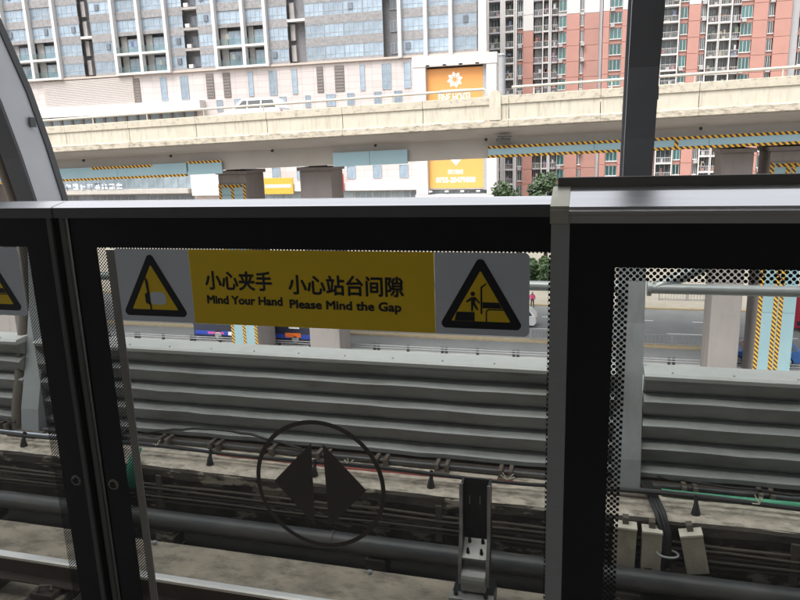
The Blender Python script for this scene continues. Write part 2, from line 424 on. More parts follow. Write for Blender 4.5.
fpart(skew(MB().box(-5.3, -4.5, 40.7, 40.95, -2.5, -2.3).tube([(-5.2, 40.6, -2.22), (-4.4, 40.6, -2.22)], .05, 6).tube([(-4.9, 40.6, -2.22), (-4.9, 40.8, -2.3)], .04, 6)), 'cable_fixture', M_gpost0)
# columns
def column(x0, x1, y0, y1, label, panel=None, ztop=None):
    cx = (x0 + x1) / 2
    o = empty('bridge_column', (cx, y0, GZ), label, 'column', 'columns carrying the flyover')
    zt = ftop(cx) - 3.42 - GZ
    hw = (x1 - x0) / 2
    MB().box(-hw, hw, 0, y1 - y0, 0, zt - .35, c=.07).build('shaft', M_column, o)
    MB().box(-hw - .12, hw + .12, -.1, y1 - y0 + .1, zt - .35, zt - .12).build('capital', M_column, o)
    MB().box(-hw * .5, hw * .5, .3, .9, zt - .12, zt + .03).build('bearing', M_rubber, o)
    if panel:
        z = 1.0; k = 0
        while z < zt - 1.2:
            h = min(3.6, zt - 1.0 - z)
            MB().box(-hw + .02, hw - .02, -.06, -.004, z + .01, z + h - .01).build('guard_plate', M_blue, o); z += h; k += 1
        for a in panel:
            MB().box(-hw + 2 * hw * a - .11, -hw + 2 * hw * a + .11, -.075, -.062, 1.0, zt - 1.0).build('hazard_tape', M_hazv, o)
        for z in (zt - 1.15, zt - 2.4):
            MB().box(-hw + .3, hw - .3, -.088, -.077, z - .1, z + .1).build('hazard_tape', M_haz, o)
    return o
column(-46.2, -44.1, 43.6, 46.3, 'mauve grey flyover column seen past the left door edge')
column(-24.9, -22.8, 43.6, 46.4, 'flyover column with blue striped plates beside the dark bus', (.06, .5, .94))
column(-18.85, -16.6, 43.7, 46.0, 'plain mauve flyover column right of the dark bus lamp sign')
column(7.18, 8.85, 43.6, 46.2, 'plain mauve flyover column left of the blue striped one')
column(9.68, 11.7, 43.6, 46.5, 'flyover column with pale blue plates and three upright hazard stripes', (.06, .46, .6))

# lamp pole on the flyover
lp = empty('lamp_pole', (-5.25, 43, ftop(-5.25) - .65), 'grey lamp pole standing on the flyover beside the orange billboard', 'lamp pole')
MB().tube([(0, 0, 0), (0, 0, .4), (0, 0, 3.1)], [.22, .2, .19], 10).build('pole', M_pole, lp)
MB().box(-.3, .3, -.3, .3, 0, .08).build('base_plate', M_pole, lp)
MB().tube([(0, 0, 3.1), (0, 0, 3.2)], [.24, .2], 10).build('pole_cap', M_pole, lp)

# ================================================================== BUILDINGS
M_white = mat('white_building_paint', (.6, .585, .575), rough=.7, var=.04, scale=.2, world=True)
M_fin = mat('white_fin_paint', (.6, .595, .59), rough=.6, var=.03)
M_spand = mat('grey_spandrel_stone', (.27, .265, .27), rough=.7, var=.28, scale=2.2, world=True, orand=.08)
M_tglass = facade_glass('blue_tower_glass', (.27, .345, .42), .05, .22)
M_dglass = facade_glass('dark_open_glass', (.13, .15, .18), .1, .3)
M_mull = mat('grey_mullion', (.36, .39, .42), rough=.5)
M_slot = mat('dark_grey_recess', (.2, .2, .21), rough=.8, var=.2, world=True)
M_tile = tile_mat('pinkish_podium_tiles', (.54, .49, .478), (.4, .36, .35), 2.0, 1.0)
M_cornice = mat('beige_cornice', (.48, .42, .37), rough=.7, var=.06, world=True)
M_grille = mat('pale_grille_slat', (.44, .41, .4), rough=.6, var=.05)
M_brown = mat('brown_louvre', (.16, .14, .13), rough=.6, var=.1)
M_shop = facade_glass('shop_glass', (.22, .27, .3), .06, .2)
M_balc = mat('balcony_wall_grey', (.36, .34, .33), rough=.8, var=.2, scale=.8, world=True)
M_brail = glass_mat('balcony_glass', (.78, .86, .86), 1.5)

HY = 110.
hotel = empty('apartment_block', (-60, HY, GZ), 'long grey glass apartment tower with white fins above a pink tiled podium', 'building')
HO = Vector((-60, HY, GZ))
def hp(mb, name, m):
    o = mb.build(name, m); o.parent = hotel; o.matrix_parent_inverse = Matrix.Translation(-HO); return o
def hloc(x, y, z): return (x + 60, y - HY, z - GZ)
F0, FP, NF = 14.35, 3.25, 6
# cores
hp(MB().box(-104, -20.5, HY + 1.6, HY + 22, F0 - .3, F0 + FP * NF + 1.2), 'tower_core', M_slot)
hp(MB().box(-104, -20.5, HY + .2, HY + 24, GZ, F0 - .28), 'podium_wall', M_tile)
hp(MB().box(-104.4, -15.4, HY - .25, HY + 1.2, F0 - .27, F0 + .05), 'podium_cornice', M_cornice)
hp(MB().box(-104.3, -20.2, HY - .1, HY + 22.4, F0 + FP * NF + 1.21, F0 + FP * NF + 2.2), 'roof_parapet', M_white)
_wm = {}
def window_at(x0, x1, z0, z1, y, m=None, nm=3, transom=True, key='t', parent=None, loc=None, open_=False):
    """window > frame, shared by size"""
    w_ = round(x1 - x0, 1); h_ = round(z1 - z0, 2)
    k = (w_, h_, nm, key, m.name, transom)
    if k not in _wm:
        g = mesh_of(MB().box(0, w_, .0, .08, 0, h_), 'window', m)
        f = MB()
        t = .07
        f.box(0, w_, -.05, -.002, 0, t).box(0, w_, -.05, -.002, h_ - t, h_)
        for i in range(nm + 1):
            xx = i * (w_ - t) / nm
            f.box(xx, xx + t, -.048, -.003, t, h_ - t)
        if transom: f.box(t, w_ - t, -.04, -.004, h_ * .32, h_ * .32 + t * .8)
        _wm[k] = (g, mesh_of(f, 'window_frame', M_mull if key != 'w' else M_white))
    g, f = _wm[k]
    p = parent or hotel
    wo = meshobj('window', g, p, loc(x0, y, z0) if loc else hloc(x0, y, z0))
    meshobj('frame', f, wo)
    return wo
rng = random.Random(3)
def curtain(x0, x1, nwin=1, skip=0):
    for k in range(skip, NF):
        z = F0 + k * FP
        for i in range(nwin):
            a = x0 + (x1 - x0) * i / nwin; b = x0 + (x1 - x0) * (i + 1) / nwin
            window_at(a + .03, b - .03, z + .45, z + 2.42, HY + .12, M_tglass, 4 if b - a > 3 else 3)
            if rng.random() < .28:
                q = rng.uniform(a + .4, b - 1.2)
                hp(MB().box(q, q + .75, HY - .06, HY + .05, z + 1.05, z + 2.05), 'open_sash', M_dglass)
        hp(MB().box(x0, x1, HY + .05, HY + .3, z + 2.44, z + FP + .43), 'spandrel', M_spand)
    hp(MB().box(x0, x1, HY + .05, HY + .3, F0 + .05, F0 + .43), 'spandrel', M_spand)
def fin(x, z0=F0 - .2, w_=.55, d=.7):
    hp(MB().box(x - w_ / 2, x + w_ / 2, HY - d, HY + .3, z0, F0 + NF * FP + 1.2), 'fin', M_fin)
_balc = {}
def balcony_bay(x0, x1, k):
    z = F0 + k * FP
    hp(MB().box(x0, x1, HY - .65, HY + 1.6, z - .16, z + .2), 'balcony_slab', M_fin)
    hp(MB().box(x0 + .28, x0 + (x1 - x0) * .3, HY + .9, HY + 1.1, z + .2, z + FP - .16), 'balcony_wall', M_balc)
    window_at(x0 + (x1 - x0) * .32, x1 - .3, z + .22, z + 2.6, HY + 1.0, M_tglass, 3)
    hp(MB().box(x0 + .3, x1 - .3, HY - .5, HY - .46, z + .2, z + 1.2), 'balustrade', M_brail)
    if rng.random() < .6:
        q = rng.uniform(x0 + .5, x1 - 1.5)
        hp(MB().box(q, q + .5, HY + .1, HY + .16, z + 1.2, z + 2.1), 'laundry', mat('laundry_%d' % rng.randint(0, 3), rng.choice([(.45, .06, .06), (.6, .6, .62), (.1, .12, .25), (.3, .3, .25)])))
def winbays(xs):
    for a, b in zip(xs[:-1], xs[1:]):
        for k in range(2): balcony_bay(a, b, k)
        for k in range(2, NF):
            z = F0 + k * FP
            window_at(a + .3, b - .3, z + .45, z + 2.42, HY + .25, M_tglass, 4)
            hp(MB().box(a + .2, b - .2, HY + .1, HY + .45, z + 2.44, z + FP + .43), 'spandrel', M_spand)
            if rng.random() < .5:
                q = rng.uniform(a + .6, b - 1.4)
                hp(MB().box(q, q + .7, HY + .06, HY + .18, z + 1.0, z + 2.1), 'open_sash', M_dglass)
        hp(MB().box(a + .2, b - .2, HY + .1, HY + .45, F0 + 2 * FP - .16, F0 + 2 * FP + .43), 'spandrel', M_spand)
    for x in xs: fin(x)
winbays([-103.2, -97.7, -92.1]); winbays([-80.1, -75.1, -69.9]); winbays([-60.75, -55.6, -51.6])
curtain(-91.8, -87.3); curtain(-85, -80.4); curtain(-69.6, -66.8); curtain(-64.1, -61.05); curtain(-51.3, -47.9); curtain(-44.9, -31.9, 4)
for a, b in ((-29.1, -25), (-25, -21.1), (-21.1, -16.9)): curtain(a + .25, b - .25)
for x in (-29.1, -25, -21.1): fin(x)
hp(MB().box(-20.4, -16.9, HY + .31, HY + 1.6, F0 + .05, F0 + NF * FP + 1.2), 'return_wall', M_slot)
hp(MB().box(-16.9, -15.7, HY - .5, HY + 1.0, F0 - .2, F0 + NF * FP + 1.2), 'end_wall', M_fin)
for a, b, ks in ((-87.3, -85, (2, 5)), (-66.8, -64.1, (0, 1, 2, 3, 4, 5)), (-47.9, -44.9, (2, 5)), (-31.9, -29.35, (3, 5))):
    for k in ks:
        hp(MB().box(a, b, HY + .05, HY + 1.5, F0 + k * FP - .1, F0 + k * FP + .3), 'recess_slab', M_fin if a != -66.8 else M_balc)
    for k in range(NF):
        if a in (-66.8, -31.9):
            window_at(a + .8, b - .6, F0 + k * FP + .7, F0 + k * FP + 2.3, HY + 1.5, M_dglass, 2, False)
            if a == -66.8 and k < 4: hp(MB().box(a + .2, a + 1.0, HY + .3, HY + .8, F0 + k * FP + .4, F0 + k * FP + 1.0), 'air_conditioner', M_white)
        else:
            hp(MB().box(a + .1, a + .9, HY + .9, HY + 1.58, F0 + k * FP + .4, F0 + k * FP + 2.9), 'recess_panel', M_balc)
# podium windows
tw = [-72.39, -71.21, -68.48, -66.94, -55.68, -54.77, -51.87, -50.43, -47.76, -46.87, -36.03, -35.19, -32.37, -30.88, -28.76, -27.63]
for a, b in zip(tw[::2], tw[1::2]):
    window_at(a, b, 9.6, 13.5, HY + .12, M_tglass, 1 if b - a < 1.2 else 2)
for a, b in ((-77.55, -76.5), (-63.51, -62.1), (-60.31, -59), (-43.38, -42.3), (-40.3, -38.7)):
    g = MB()
    hp(MB().box(a, b, HY + .1, HY + .3, 9.6, 13.6), 'louvre_panel', M_brown)
    for i in range(8): hp(MB().prism([(HY + .1, 9.65 + i * .49), (HY + .05, 9.68 + i * .49), (HY + .1, 10.05 + i * .49)], a + .05, b - .05), 'louvre_blade', M_brown)
sw = [-61.87, -60.74, -58.49, -57.37, -53.7, -52.24, -50.25, -49.0, -45.63, -44.75, -41.96, -40.4, -38.35, -37.16, -33.79, -32.62, -30.47, -29.16]
for a, b in zip(sw[::2], sw[1::2]): window_at(a, b, 7.4, 9.3, HY + .12, M_tglass, 2, False)
for i, a in enumerate((-57, -52.5, -48, -43.5, -39, -34.5, -30)): 
    window_at(a, a + 1.5, -4.3, -2.2, HY + .12, M_tglass, 2, False)
    window_at(a, a + 1.4, 2.6, 5.2, HY + .12, M_tglass, 2, False)
# grille of thin slats
for i in range(22):
    z = 9.5 + i * .2
    hp(MB().prism([(HY - .1, z), (HY - .16, z + .03), (HY - .1, z + .13)], -96.3, -77.9), 'grille_slat', M_grille)
hp(MB().box(-96.5, -77.7, HY - .1, HY + .19, 9.4, 13.95), 'grille_back', M_cornice)
# white canopy band with strip windows under it
hp(MB().box(-98.2, -64.1, HY - 1.6, HY + .19, 7.62, 9.36), 'canopy_band', M_white)
for i in range(14):
    a = -98 + i * 2.3
    window_at(a + .05, a + 1.75, 5.65, 7.58, HY + .1, M_shop, 2, False)
    hp(MB().box(a + 1.8, a + 2.26, HY - .1, HY + .18, 5.65, 7.6), 'pier', M_brown)
# shop storey seen under the flyover
hp(MB().box(-98, -67.8, HY - 1.9, HY + .19, -6.2, -5.45), 'shop_canopy', mat('grey_canopy_edge', (.42, .4, .37)))
hp(MB().box(-67.5, -60.5, HY - 1.2, HY + .19, -6.7, -2.6), 'white_block', M_white)
for i in range(10):
    a = -98 + i * 3.02
    window_at(a, a + 2.9, -5.4, -2.2, HY + .1, M_shop, 2, False)
    window_at(a, a + 2.9, -11.5, -6.5, HY + .1, M_dglass, 2, True)
hp(MB().box(-60.4, -15.4, HY - .9, HY + .19, -6.2, -4.95), 'white_band', M_white)
for i in range(14):
    a = -60.2 + i * 3.2
    window_at(a, a + 3.0, -12.5, -6.4, HY + .1, M_shop, 3, True)
# billboard surround
hp(MB().box(-26.75, -24.85, HY - 1.9, HY + .19, -6.9, 12.4), 'surround_jamb', M_white)
hp(MB().box(-20.4, -15.52, HY + .2, HY + 1.0, GZ, 12.38), 'podium_return', M_tile)
hp(MB().box(-15.5, -14.0, HY - 1.9, HY + 1.0, -6.9, 12.4), 'surround_jamb', M_white)
hp(MB().box(-26.9, -13.9, HY - 2.0, HY + 1.0, 12.4, 13.95), 'surround_head', M_white)
hp(MB().box(-26.9, -13.9, HY - 2.0, HY + .19, -6.95 - .5, -6.95), 'surround_sill', M_white)
# letters over the shops: too worn to read, kept as strokes
M_letter = mat('white_blue_letter', (.75, .78, .85), rough=.5, var=.1)
sg = empty('shop_sign', (-88, HY - 2.0, -5.4), 'row of white and blue letters above the shop canopy', 'sign')
rs = random.Random(11)
for i in range(9):
    mb = MB(); x = -6.5 + i * 1.55
    for _ in range(3): 
        h = rs.uniform(.1, 1.0); mb.box(x, x + 1.1, 0, .12, h, h + .16)
    for _ in range(2):
        q = x + rs.uniform(.1, .9); mb.box(q, q + .16, -.006, .126, .05, rs.uniform(.8, 1.2))
    mb.build('letter', M_letter, sg)
MB().prism([(-9.4, .2), (-8.4, .2), (-7.4, .75), (-8.4, 1.25), (-9.4, 1.1)], 0, .12, axis='y').build('arrow_mark', mat('orange_mark', (.7, .25, .04)), sg)
MB().box(-9.6, 8, .13, .25, 0, .05).build('sign_rail', M_mull, sg)

for (a, b, z0, z1, c, lb) in ((-53.6, -48.2, -6.6, -3.9, (.6, .36, .05), 'yellow shop sign panel seen between two flyover columns'), (-40.4, -39.2, -6.2, -3.4, (.5, .05, .04), 'small red upright shop sign right of the flyover column')):
    o = empty('shop_board', ((a + b) / 2, HY - 1.3, z0), lb, 'sign')
    part(MB().box(a, b, HY - 1.3, HY - 1.0, z0, z1, c=.04), 'board', mat('shop_board_%d' % int(c[1] * 100), c, rough=.5, var=.1), o)
    part(MB().box(a + .3, b - .3, HY - 1.32, HY - 1.302, (z0 + z1) / 2 - .3, (z0 + z1) / 2 + .3), 'print_band', mat('shop_board_band', (.6, .55, .5)), o)
# billboard
BY = 109.0
bb = empty('billboard', (-20.45, BY, -6.0), 'tall orange hotel billboard with white emblem and telephone number', 'billboard')
def grad_mat(name, c0, c1, h):
    m = mat(name, c0, rough=.5, var=.02); nt = m.node_tree; N = nt.nodes; L = nt.links
    sx = N.new('ShaderNodeSeparateXYZ'); L.new(_coords(nt), sx.inputs[0])
    mr = N.new('ShaderNodeMapRange'); mr.inputs['From Max'].default_value = h; L.new(sx.outputs['Z'], mr.inputs['Value'])
    mx = N.new('ShaderNodeMix'); mx.data_type = 'RGBA'; L.new(mr.outputs[0], mx.inputs['Factor'])
    mx.inputs['A'].default_value = (*c0, 1); mx.inputs['B'].default_value = (*c1, 1)
    L.new(mx.outputs['Result'], N['Principled BSDF'].inputs['Base Color']); return m
M_orange = grad_mat('orange_print', (.7, .4, .11), (.68, .3, .09), 18)
M_prt = mat('white_print', (.85, .82, .78), rough=.5, var=.02)
MB().box(-4.35, 4.3, 0, .12, 0, 18.1).build('panel', M_orange, bb)
MB().box(-4.6, -4.37, -.1, .14, -.3, 18.4).build('edge_trim', M_pole, bb)
MB().box(4.32, 4.9, -.1, .14, -.3, 18.4).build('edge_trim', M_pole, bb)
for x in (-4.0, -1.4, 1.1, 3.6):
    for z, s_ in ((18.5, 1), (-.45, -1)):
        l = MB().box(x - .28, x + .28, -1.0, -.5, z - .12, z + .12).build('flood_lamp', M_white, bb)
        MB().tube([(x, -.5, z), (x, .1, z)], .05, 6).build('lamp_arm', M_pole, l)
e = MB()
for k in range(8):
    a = k * math.pi / 4 + .2; d = Vector((math.cos(a), math.sin(a))); n_ = Vector((-d.y, d.x))
    q = [d * .25, d * .8 + n_ * .32, d * 1.25, d * .8 - n_ * .32]
    e.prism([(p.x + .0, p.y + 16.4) for p in q], -.02, -.003, axis='y')
e.build('emblem', M_prt, bb)
e = MB()
MB().box(-2.2, 2.4, -.02, -.003, 14.9, 14.96).build('emblem_line', M_prt, bb)
text('lettering', 'FINE HOTEL', M_prt, bb, 1.55, (-2.6, -.004, 13.3), .004, .03, 5.2)
text('lettering', 'BUSINESS HOTEL', M_prt, bb, .8, (-2.5, -.004, 12.3), .004, .02, 5.0)
e = MB(); e.prism([(.0, 3.5), (.75, 4.3), (.75, 4.7), (.4, 5.0), (0, 4.75), (-.4, 5.0), (-.75, 4.7), (-.75, 4.3)], -.02, -.003, axis='y'); e.build('heart_mark', M_prt, bb)
text('lettering', '预订热线', M_prt, bb, .75, (-1.3, -.004, 2.25), .004, .02, 2.4)
text('lettering', '0755-28479888', M_prt, bb, 1.1, (-3.2, -.004, .9), .004, .05, 6.2)

# ---- salmon apartment houses
M_sal = mat('salmon_tile', (.45, .235, .195), rough=.6, var=.06, scale=.5, world=True, orand=.03)
M_sal2 = mat('salmon_tile_worn', (.4, .215, .18), rough=.6, var=.08, scale=.5, world=True, orand=.03)
M_teal = facade_glass('teal_window_glass', (.05, .13, .13), .08, .4)
M_dteal = facade_glass('dark_teal_glass', (.08, .11, .12), .1, .4)
M_gwall = mat('pale_grey_wall', (.4, .4, .41), rough=.7, var=.06, scale=.4, world=True)
M_rec = mat('brown_balcony_recess', (.28, .22, .21), rough=.8, var=.3, scale=1.2, world=True)
M_brg = mat('white_balcony_rail', (.46, .44, .44), rough=.6)
CL = [mat('balcony_clutter_%d' % i, c, var=.2, scale=4) for i, c in enumerate([(.3, .2, .26), (.5, .5, .52), (.16, .2, .14), (.34, .16, .12), (.2, .24, .34), (.46, .4, .3)])]
RY = 140.
def house(name, x0, x1, label, strips, zrow, pitch, ztop, cap=None):
    O = Vector((x0, RY, GZ))
    h = empty('apartment_house', O, label, 'building', 'salmon apartment houses behind the flyover')
    def P(mb, nm, m):
        o = mb.build(nm, m); o.parent = h; o.matrix_parent_inverse = Matrix.Translation(-O); return o
    loc = lambda x, y, z: (x - O.x, y - O.y, z - O.z)
    P(MB().box(x0, x1, RY + 1.6, RY + 16, GZ, ztop), 'core_wall', M_rec)
    P(MB().box(x0 - .2, x1 + .2, RY - .5, RY + 16.2, ztop + .01, ztop + .9), 'roof_parapet', M_white)
    rr = random.Random(int(abs(x0) * 10))
    ks = [k for k in range(-12, 8) if zrow + k * pitch > GZ + 1 and zrow + (k + 1) * pitch < ztop + .2]
    zlo = zrow + ks[0] * pitch
    for a, b, ty in strips:
        d = {'salmon': 0., 'salmon2': .5, 'white': -.1, 'grey': .8}.get(ty)
        if ty in ('salmon', 'salmon2'):
            for k in ks:
                z = zrow + k * pitch
                m = M_sal if ty == 'salmon' else M_sal2
                if cap and z + pitch * .5 > cap: m = M_white
                P(MB().box(a, b, RY + d, RY + 1.59, z + .03, z + pitch - .03), 'wall_panel', m)
        elif ty in ('white', 'grey'):
            P(MB().box(a, b, RY + d, RY + 1.59, GZ, ztop), 'pier', M_white if ty == 'white' else M_gwall)
        elif ty in ('teal', 'slit', 'dark'):
            for k in ks:
                z = zrow + k * pitch
                wm = M_teal if ty == 'teal' else M_dteal
                window_at(a + .1, b - .1, z + .62, z + pitch - .25, RY + .45, wm, 3 if b - a > 1.6 else 2, False, 'w', h, loc)
                P(MB().box(a, b, RY + .3, RY + 1.58, z - .2, z + .5), 'sill_wall', (M_sal if ty == 'teal' else M_sal2) if not (cap and z > cap) else M_white)
                P(MB().box(a + .02, b - .02, RY + .05, RY + .5, z + .502, z + .62), 'sill', M_white)
                if rr.random() < .35: P(MB().box(a + .2, a + .9, RY - .25, RY + .28, z - .1, z + .42), 'air_conditioner', M_gwall)
        elif ty in ('balc', 'balcw'):
            for k in ks:
                z = zrow + k * pitch
                P(MB().box(a, b, RY - (.5 if ty == 'balcw' else .1), RY + 1.59, z - .12, z + .16), 'balcony_slab', M_white if ty == 'balcw' else M_gwall)
                window_at(a + .15, b - .15, z + .18, z + pitch - .2, RY + 1.3, M_dteal, 3, True, 'w', h, loc)
                rl = MB(); y0 = RY - (.4 if ty == 'balcw' else .02)
                rl.box(a, b, y0, y0 + .06, z + 1.05, z + 1.13)
                nb = int((b - a) / .28)
                for i in range(nb + 1):
                    xx = a + (b - a - .05) * i / nb; rl.box(xx, xx + .05, y0 + .003, y0 + .05, z + .16, z + 1.05)
                P(rl, 'railing', M_brg)
                for _ in range(rr.randint(1, 3)):
                    q = rr.uniform(a + .1, b - .6); hh = rr.uniform(.3, 1.0); zz = z + rr.choice((.17, .17, 1.1))
                    P(MB().box(q, q + rr.uniform(.3, .6), RY + .35, RY + .6, zz, zz + hh), 'laundry' if zz > z + 1 else 'stored_box', rr.choice(CL))
            if ty == 'balcw':
                P(MB().box(a - .18, a, RY - .5, RY + 1.58, zlo, ztop), 'frame_post', M_white)
                P(MB().box(b, b + .18, RY - .5, RY + 1.58, zlo, ztop), 'frame_post', M_white)
    return h
house('a', -20.1, -11.2, 'salmon apartment house with narrow balconies right beside the orange billboard', [(-20.1, -19.55, 'white'), (-19.5, -17.45, 'balc'), (-17.4, -16.5, 'white'), (-16.4, -14.85, 'balcw'), (-14.65, -14.25, 'white'), (-14.2, -13.1, 'slit'), (-13.1, -11.2, 'salmon')], 15.2, 2.85, 30, 21.3)
house('b', -11.1, 1.3, 'salmon apartment house with white upper storeys left of the dark pillar', [(-11.1, -9.55, 'balc'), (-9.3, -8.35, 'balcw'), (-8.15, -7.85, 'white'), (-7.8, -6.75, 'balc'), (-6.65, -5.1, 'teal'), (-5.1, -2.75, 'salmon'), (-2.7, -2.0, 'slit'), (-2.0, .7, 'salmon2'), (.7, 1.3, 'grey')], 14.95, 2.8, 31, 22.6)
house('c', 1.4, 18.9, 'salmon apartment house standing behind the dark pillar', [(1.4, 2.5, 'salmon'), (2.5, 4.75, 'teal'), (4.75, 5.65, 'salmon'), (5.65, 7.1, 'teal'), (7.1, 11.3, 'salmon2'), (11.6, 14.3, 'balcw'), (14.55, 15.95, 'teal'), (16.0, 17.95, 'salmon'), (18.0, 18.9, 'slit')], 15.1, 2.75, 30, 23.5)
house('d', 19.0, 32.5, 'salmon apartment house with white framed balconies at the right edge', [(19.15, 20.85, 'balcw'), (21.15, 22.85, 'balcw'), (23.15, 24.45, 'balc'), (24.5, 26.5, 'teal'), (26.5, 28.8, 'salmon'), (28.85, 29.9, 'slit'), (29.95, 32.5, 'salmon')], 14.2, 2.87, 31)
house('e', 32.7, 46, 'pale grey apartment house with dark windows at far right', [(32.7, 33.9, 'grey'), (33.95, 36, 'dark'), (36, 38.5, 'grey'), (38.5, 41, 'dark'), (41, 46, 'grey')], 14.5, 2.87, 31)

# ================================================================== TREES AND SHRUBS
M_bark = mat('bark', (.12, .09, .065), rough=.9, var=.3, scale=6, bump=.4)
LEAF = [mat('leaf_green_%d' % i, c, rough=.55, var=.3, scale=1.5, world=True) for i, c in enumerate([(.04, .075, .026), (.065, .105, .036), (.028, .052, .022)])]
def tree(x, y, h, rad, seed, label, name='tree', trunk=.35, cat='tree', group='trees on the far pavement'):
    rr = random.Random(seed)
    o = empty(name, (x, y, GZ + .14), label, cat, group)
    t = MB(); th = h * trunk
    t.tube([(0, 0, -.05), (.05, .02, th * .5), (.0, .05, th), (.1, 0, h * .75)], [h * .028, h * .022, h * .018, h * .006], 8)
    for k in range(6):
        a = rr.uniform(0, 6.28); z0 = th * rr.uniform(.8, 1.3); L_ = rad * rr.uniform(.5, .85)
        t.tube([(0, .03, z0), (math.cos(a) * L_ * .5, math.sin(a) * L_ * .5, z0 + L_ * .5), (math.cos(a) * L_, math.sin(a) * L_, z0 + L_ * .8)], [h * .012, h * .008, h * .003], 6)
    t.build('trunk', M_bark, o)
    c = MB()
    zc = (h + th) / 2; rz = (h - th) / 2 * 1.05
    cl = []
    for k in range(30):
        while True:
            p = Vector((rr.uniform(-1, 1), rr.uniform(-1, 1), rr.uniform(-1, 1)))
            if .35 < p.length < 1: break
        cl.append((Vector((p.x * rad, p.y * rad, zc + p.z * rz)), rr.uniform(.22, .42) * rad))
    for q, r in cl:
        mi = rr.choice((0, 0, 1, 2))
        for _ in range(260):
            d = Vector((rr.gauss(0, 1), rr.gauss(0, 1), rr.gauss(0, .8))).normalized() * r * rr.uniform(.55, 1.05)
            p = q + d; s_ = rr.uniform(.13, .27)
            u = Vector((rr.gauss(0, 1), rr.gauss(0, 1), rr.gauss(0, .6))).normalized(); v = u.orthogonal().normalized()
            c.add([p - u * s_, p + v * s_ * .55, p + u * s_, p - v * s_ * .55], [(0, 1, 2, 3)], mi)
    c.build('crown', LEAF, o)
    return o
tree(-7.4, 76, 10.1, 3.0, 1, 'round green street tree left of the orange billboard corner')
tree(-4.6, 77, 10.3, 3.0, 2, 'green street tree in front of the salmon house base')
tree(.4, 75, 8.6, 2.6, 3, 'green street tree right above the door glass edge')
for i, x in enumerate((-9.5, -6.6, -3.8, -1.0)):
    tree(x, 71.5, 2.6, 1.6, 20 + i, 'low clipped shrub on the far pavement, ' + ['leftmost', 'second from left', 'third from left', 'rightmost'][i] + ' of four', 'shrub', .12, 'shrub', 'shrubs on the far pavement')

# ================================================================== FENCES, GUARD RAIL
M_fence = mat('grey_fence_steel', (.3, .3, .31), rough=.5)
M_gpost = mat('black_post', (.03, .03, .03), rough=.6)
def fence(x, y, L_, n, label, h=1.0, group=None):
    o = empty('fence_panel', (x, y, GZ + .14), label, 'fence', group)
    for i in (0, 1):
        MB().box(-.05 + i * L_, .05 + i * L_, -.05, .05, 0, h + .08).build('post', M_fence, o)
    for z in (.12, h): MB().box(.05, L_ - .05, -.03, .03, z - .03, z + .03).build('rail', M_fence, o)
    for i in range(1, n):
        xx = L_ * i / n; MB().box(xx - .015, xx + .015, -.015, .015, .15, h - .03).build('bar', M_fence, o)
for i in range(2): fence(6.35 + i * 2.45, 65.6, 2.3, 9, 'grey barred fence panel on the far pavement, %s one' % ('left' if i == 0 else 'right'), .95, 'barred fence panels on the far pavement')
for i in range(8): fence(-4.0 + i * 2.5, 50.95, 2.4, 9, 'grey barred median fence panel, ' + ['first', 'second', 'third', 'fourth', 'fifth', 'sixth', 'seventh', 'eighth'][i] + ' from the white car', .8, 'fence panels on the road median')
gr = empty('guard_rail', (-14, 46.75, GZ), 'low guard rail with dark posts along the near road edge', 'guard rail')
for k, xx in enumerate([x * 2.55 - 38 for x in range(20)]):
    xx += 14
    MB().box(xx - .09, xx + .09, -.08, .08, 0, .56).build('post', M_gpost, gr)
    if k % 2: MB().box(xx + .2, xx + .38, -.08, .08, 0, .56).build('post', M_gpost, gr)
for z in (.34, .5): MB().tube([(-26, -.1, z), (28, -.1, z)], .04, 6).build('rail', M_fence, gr)

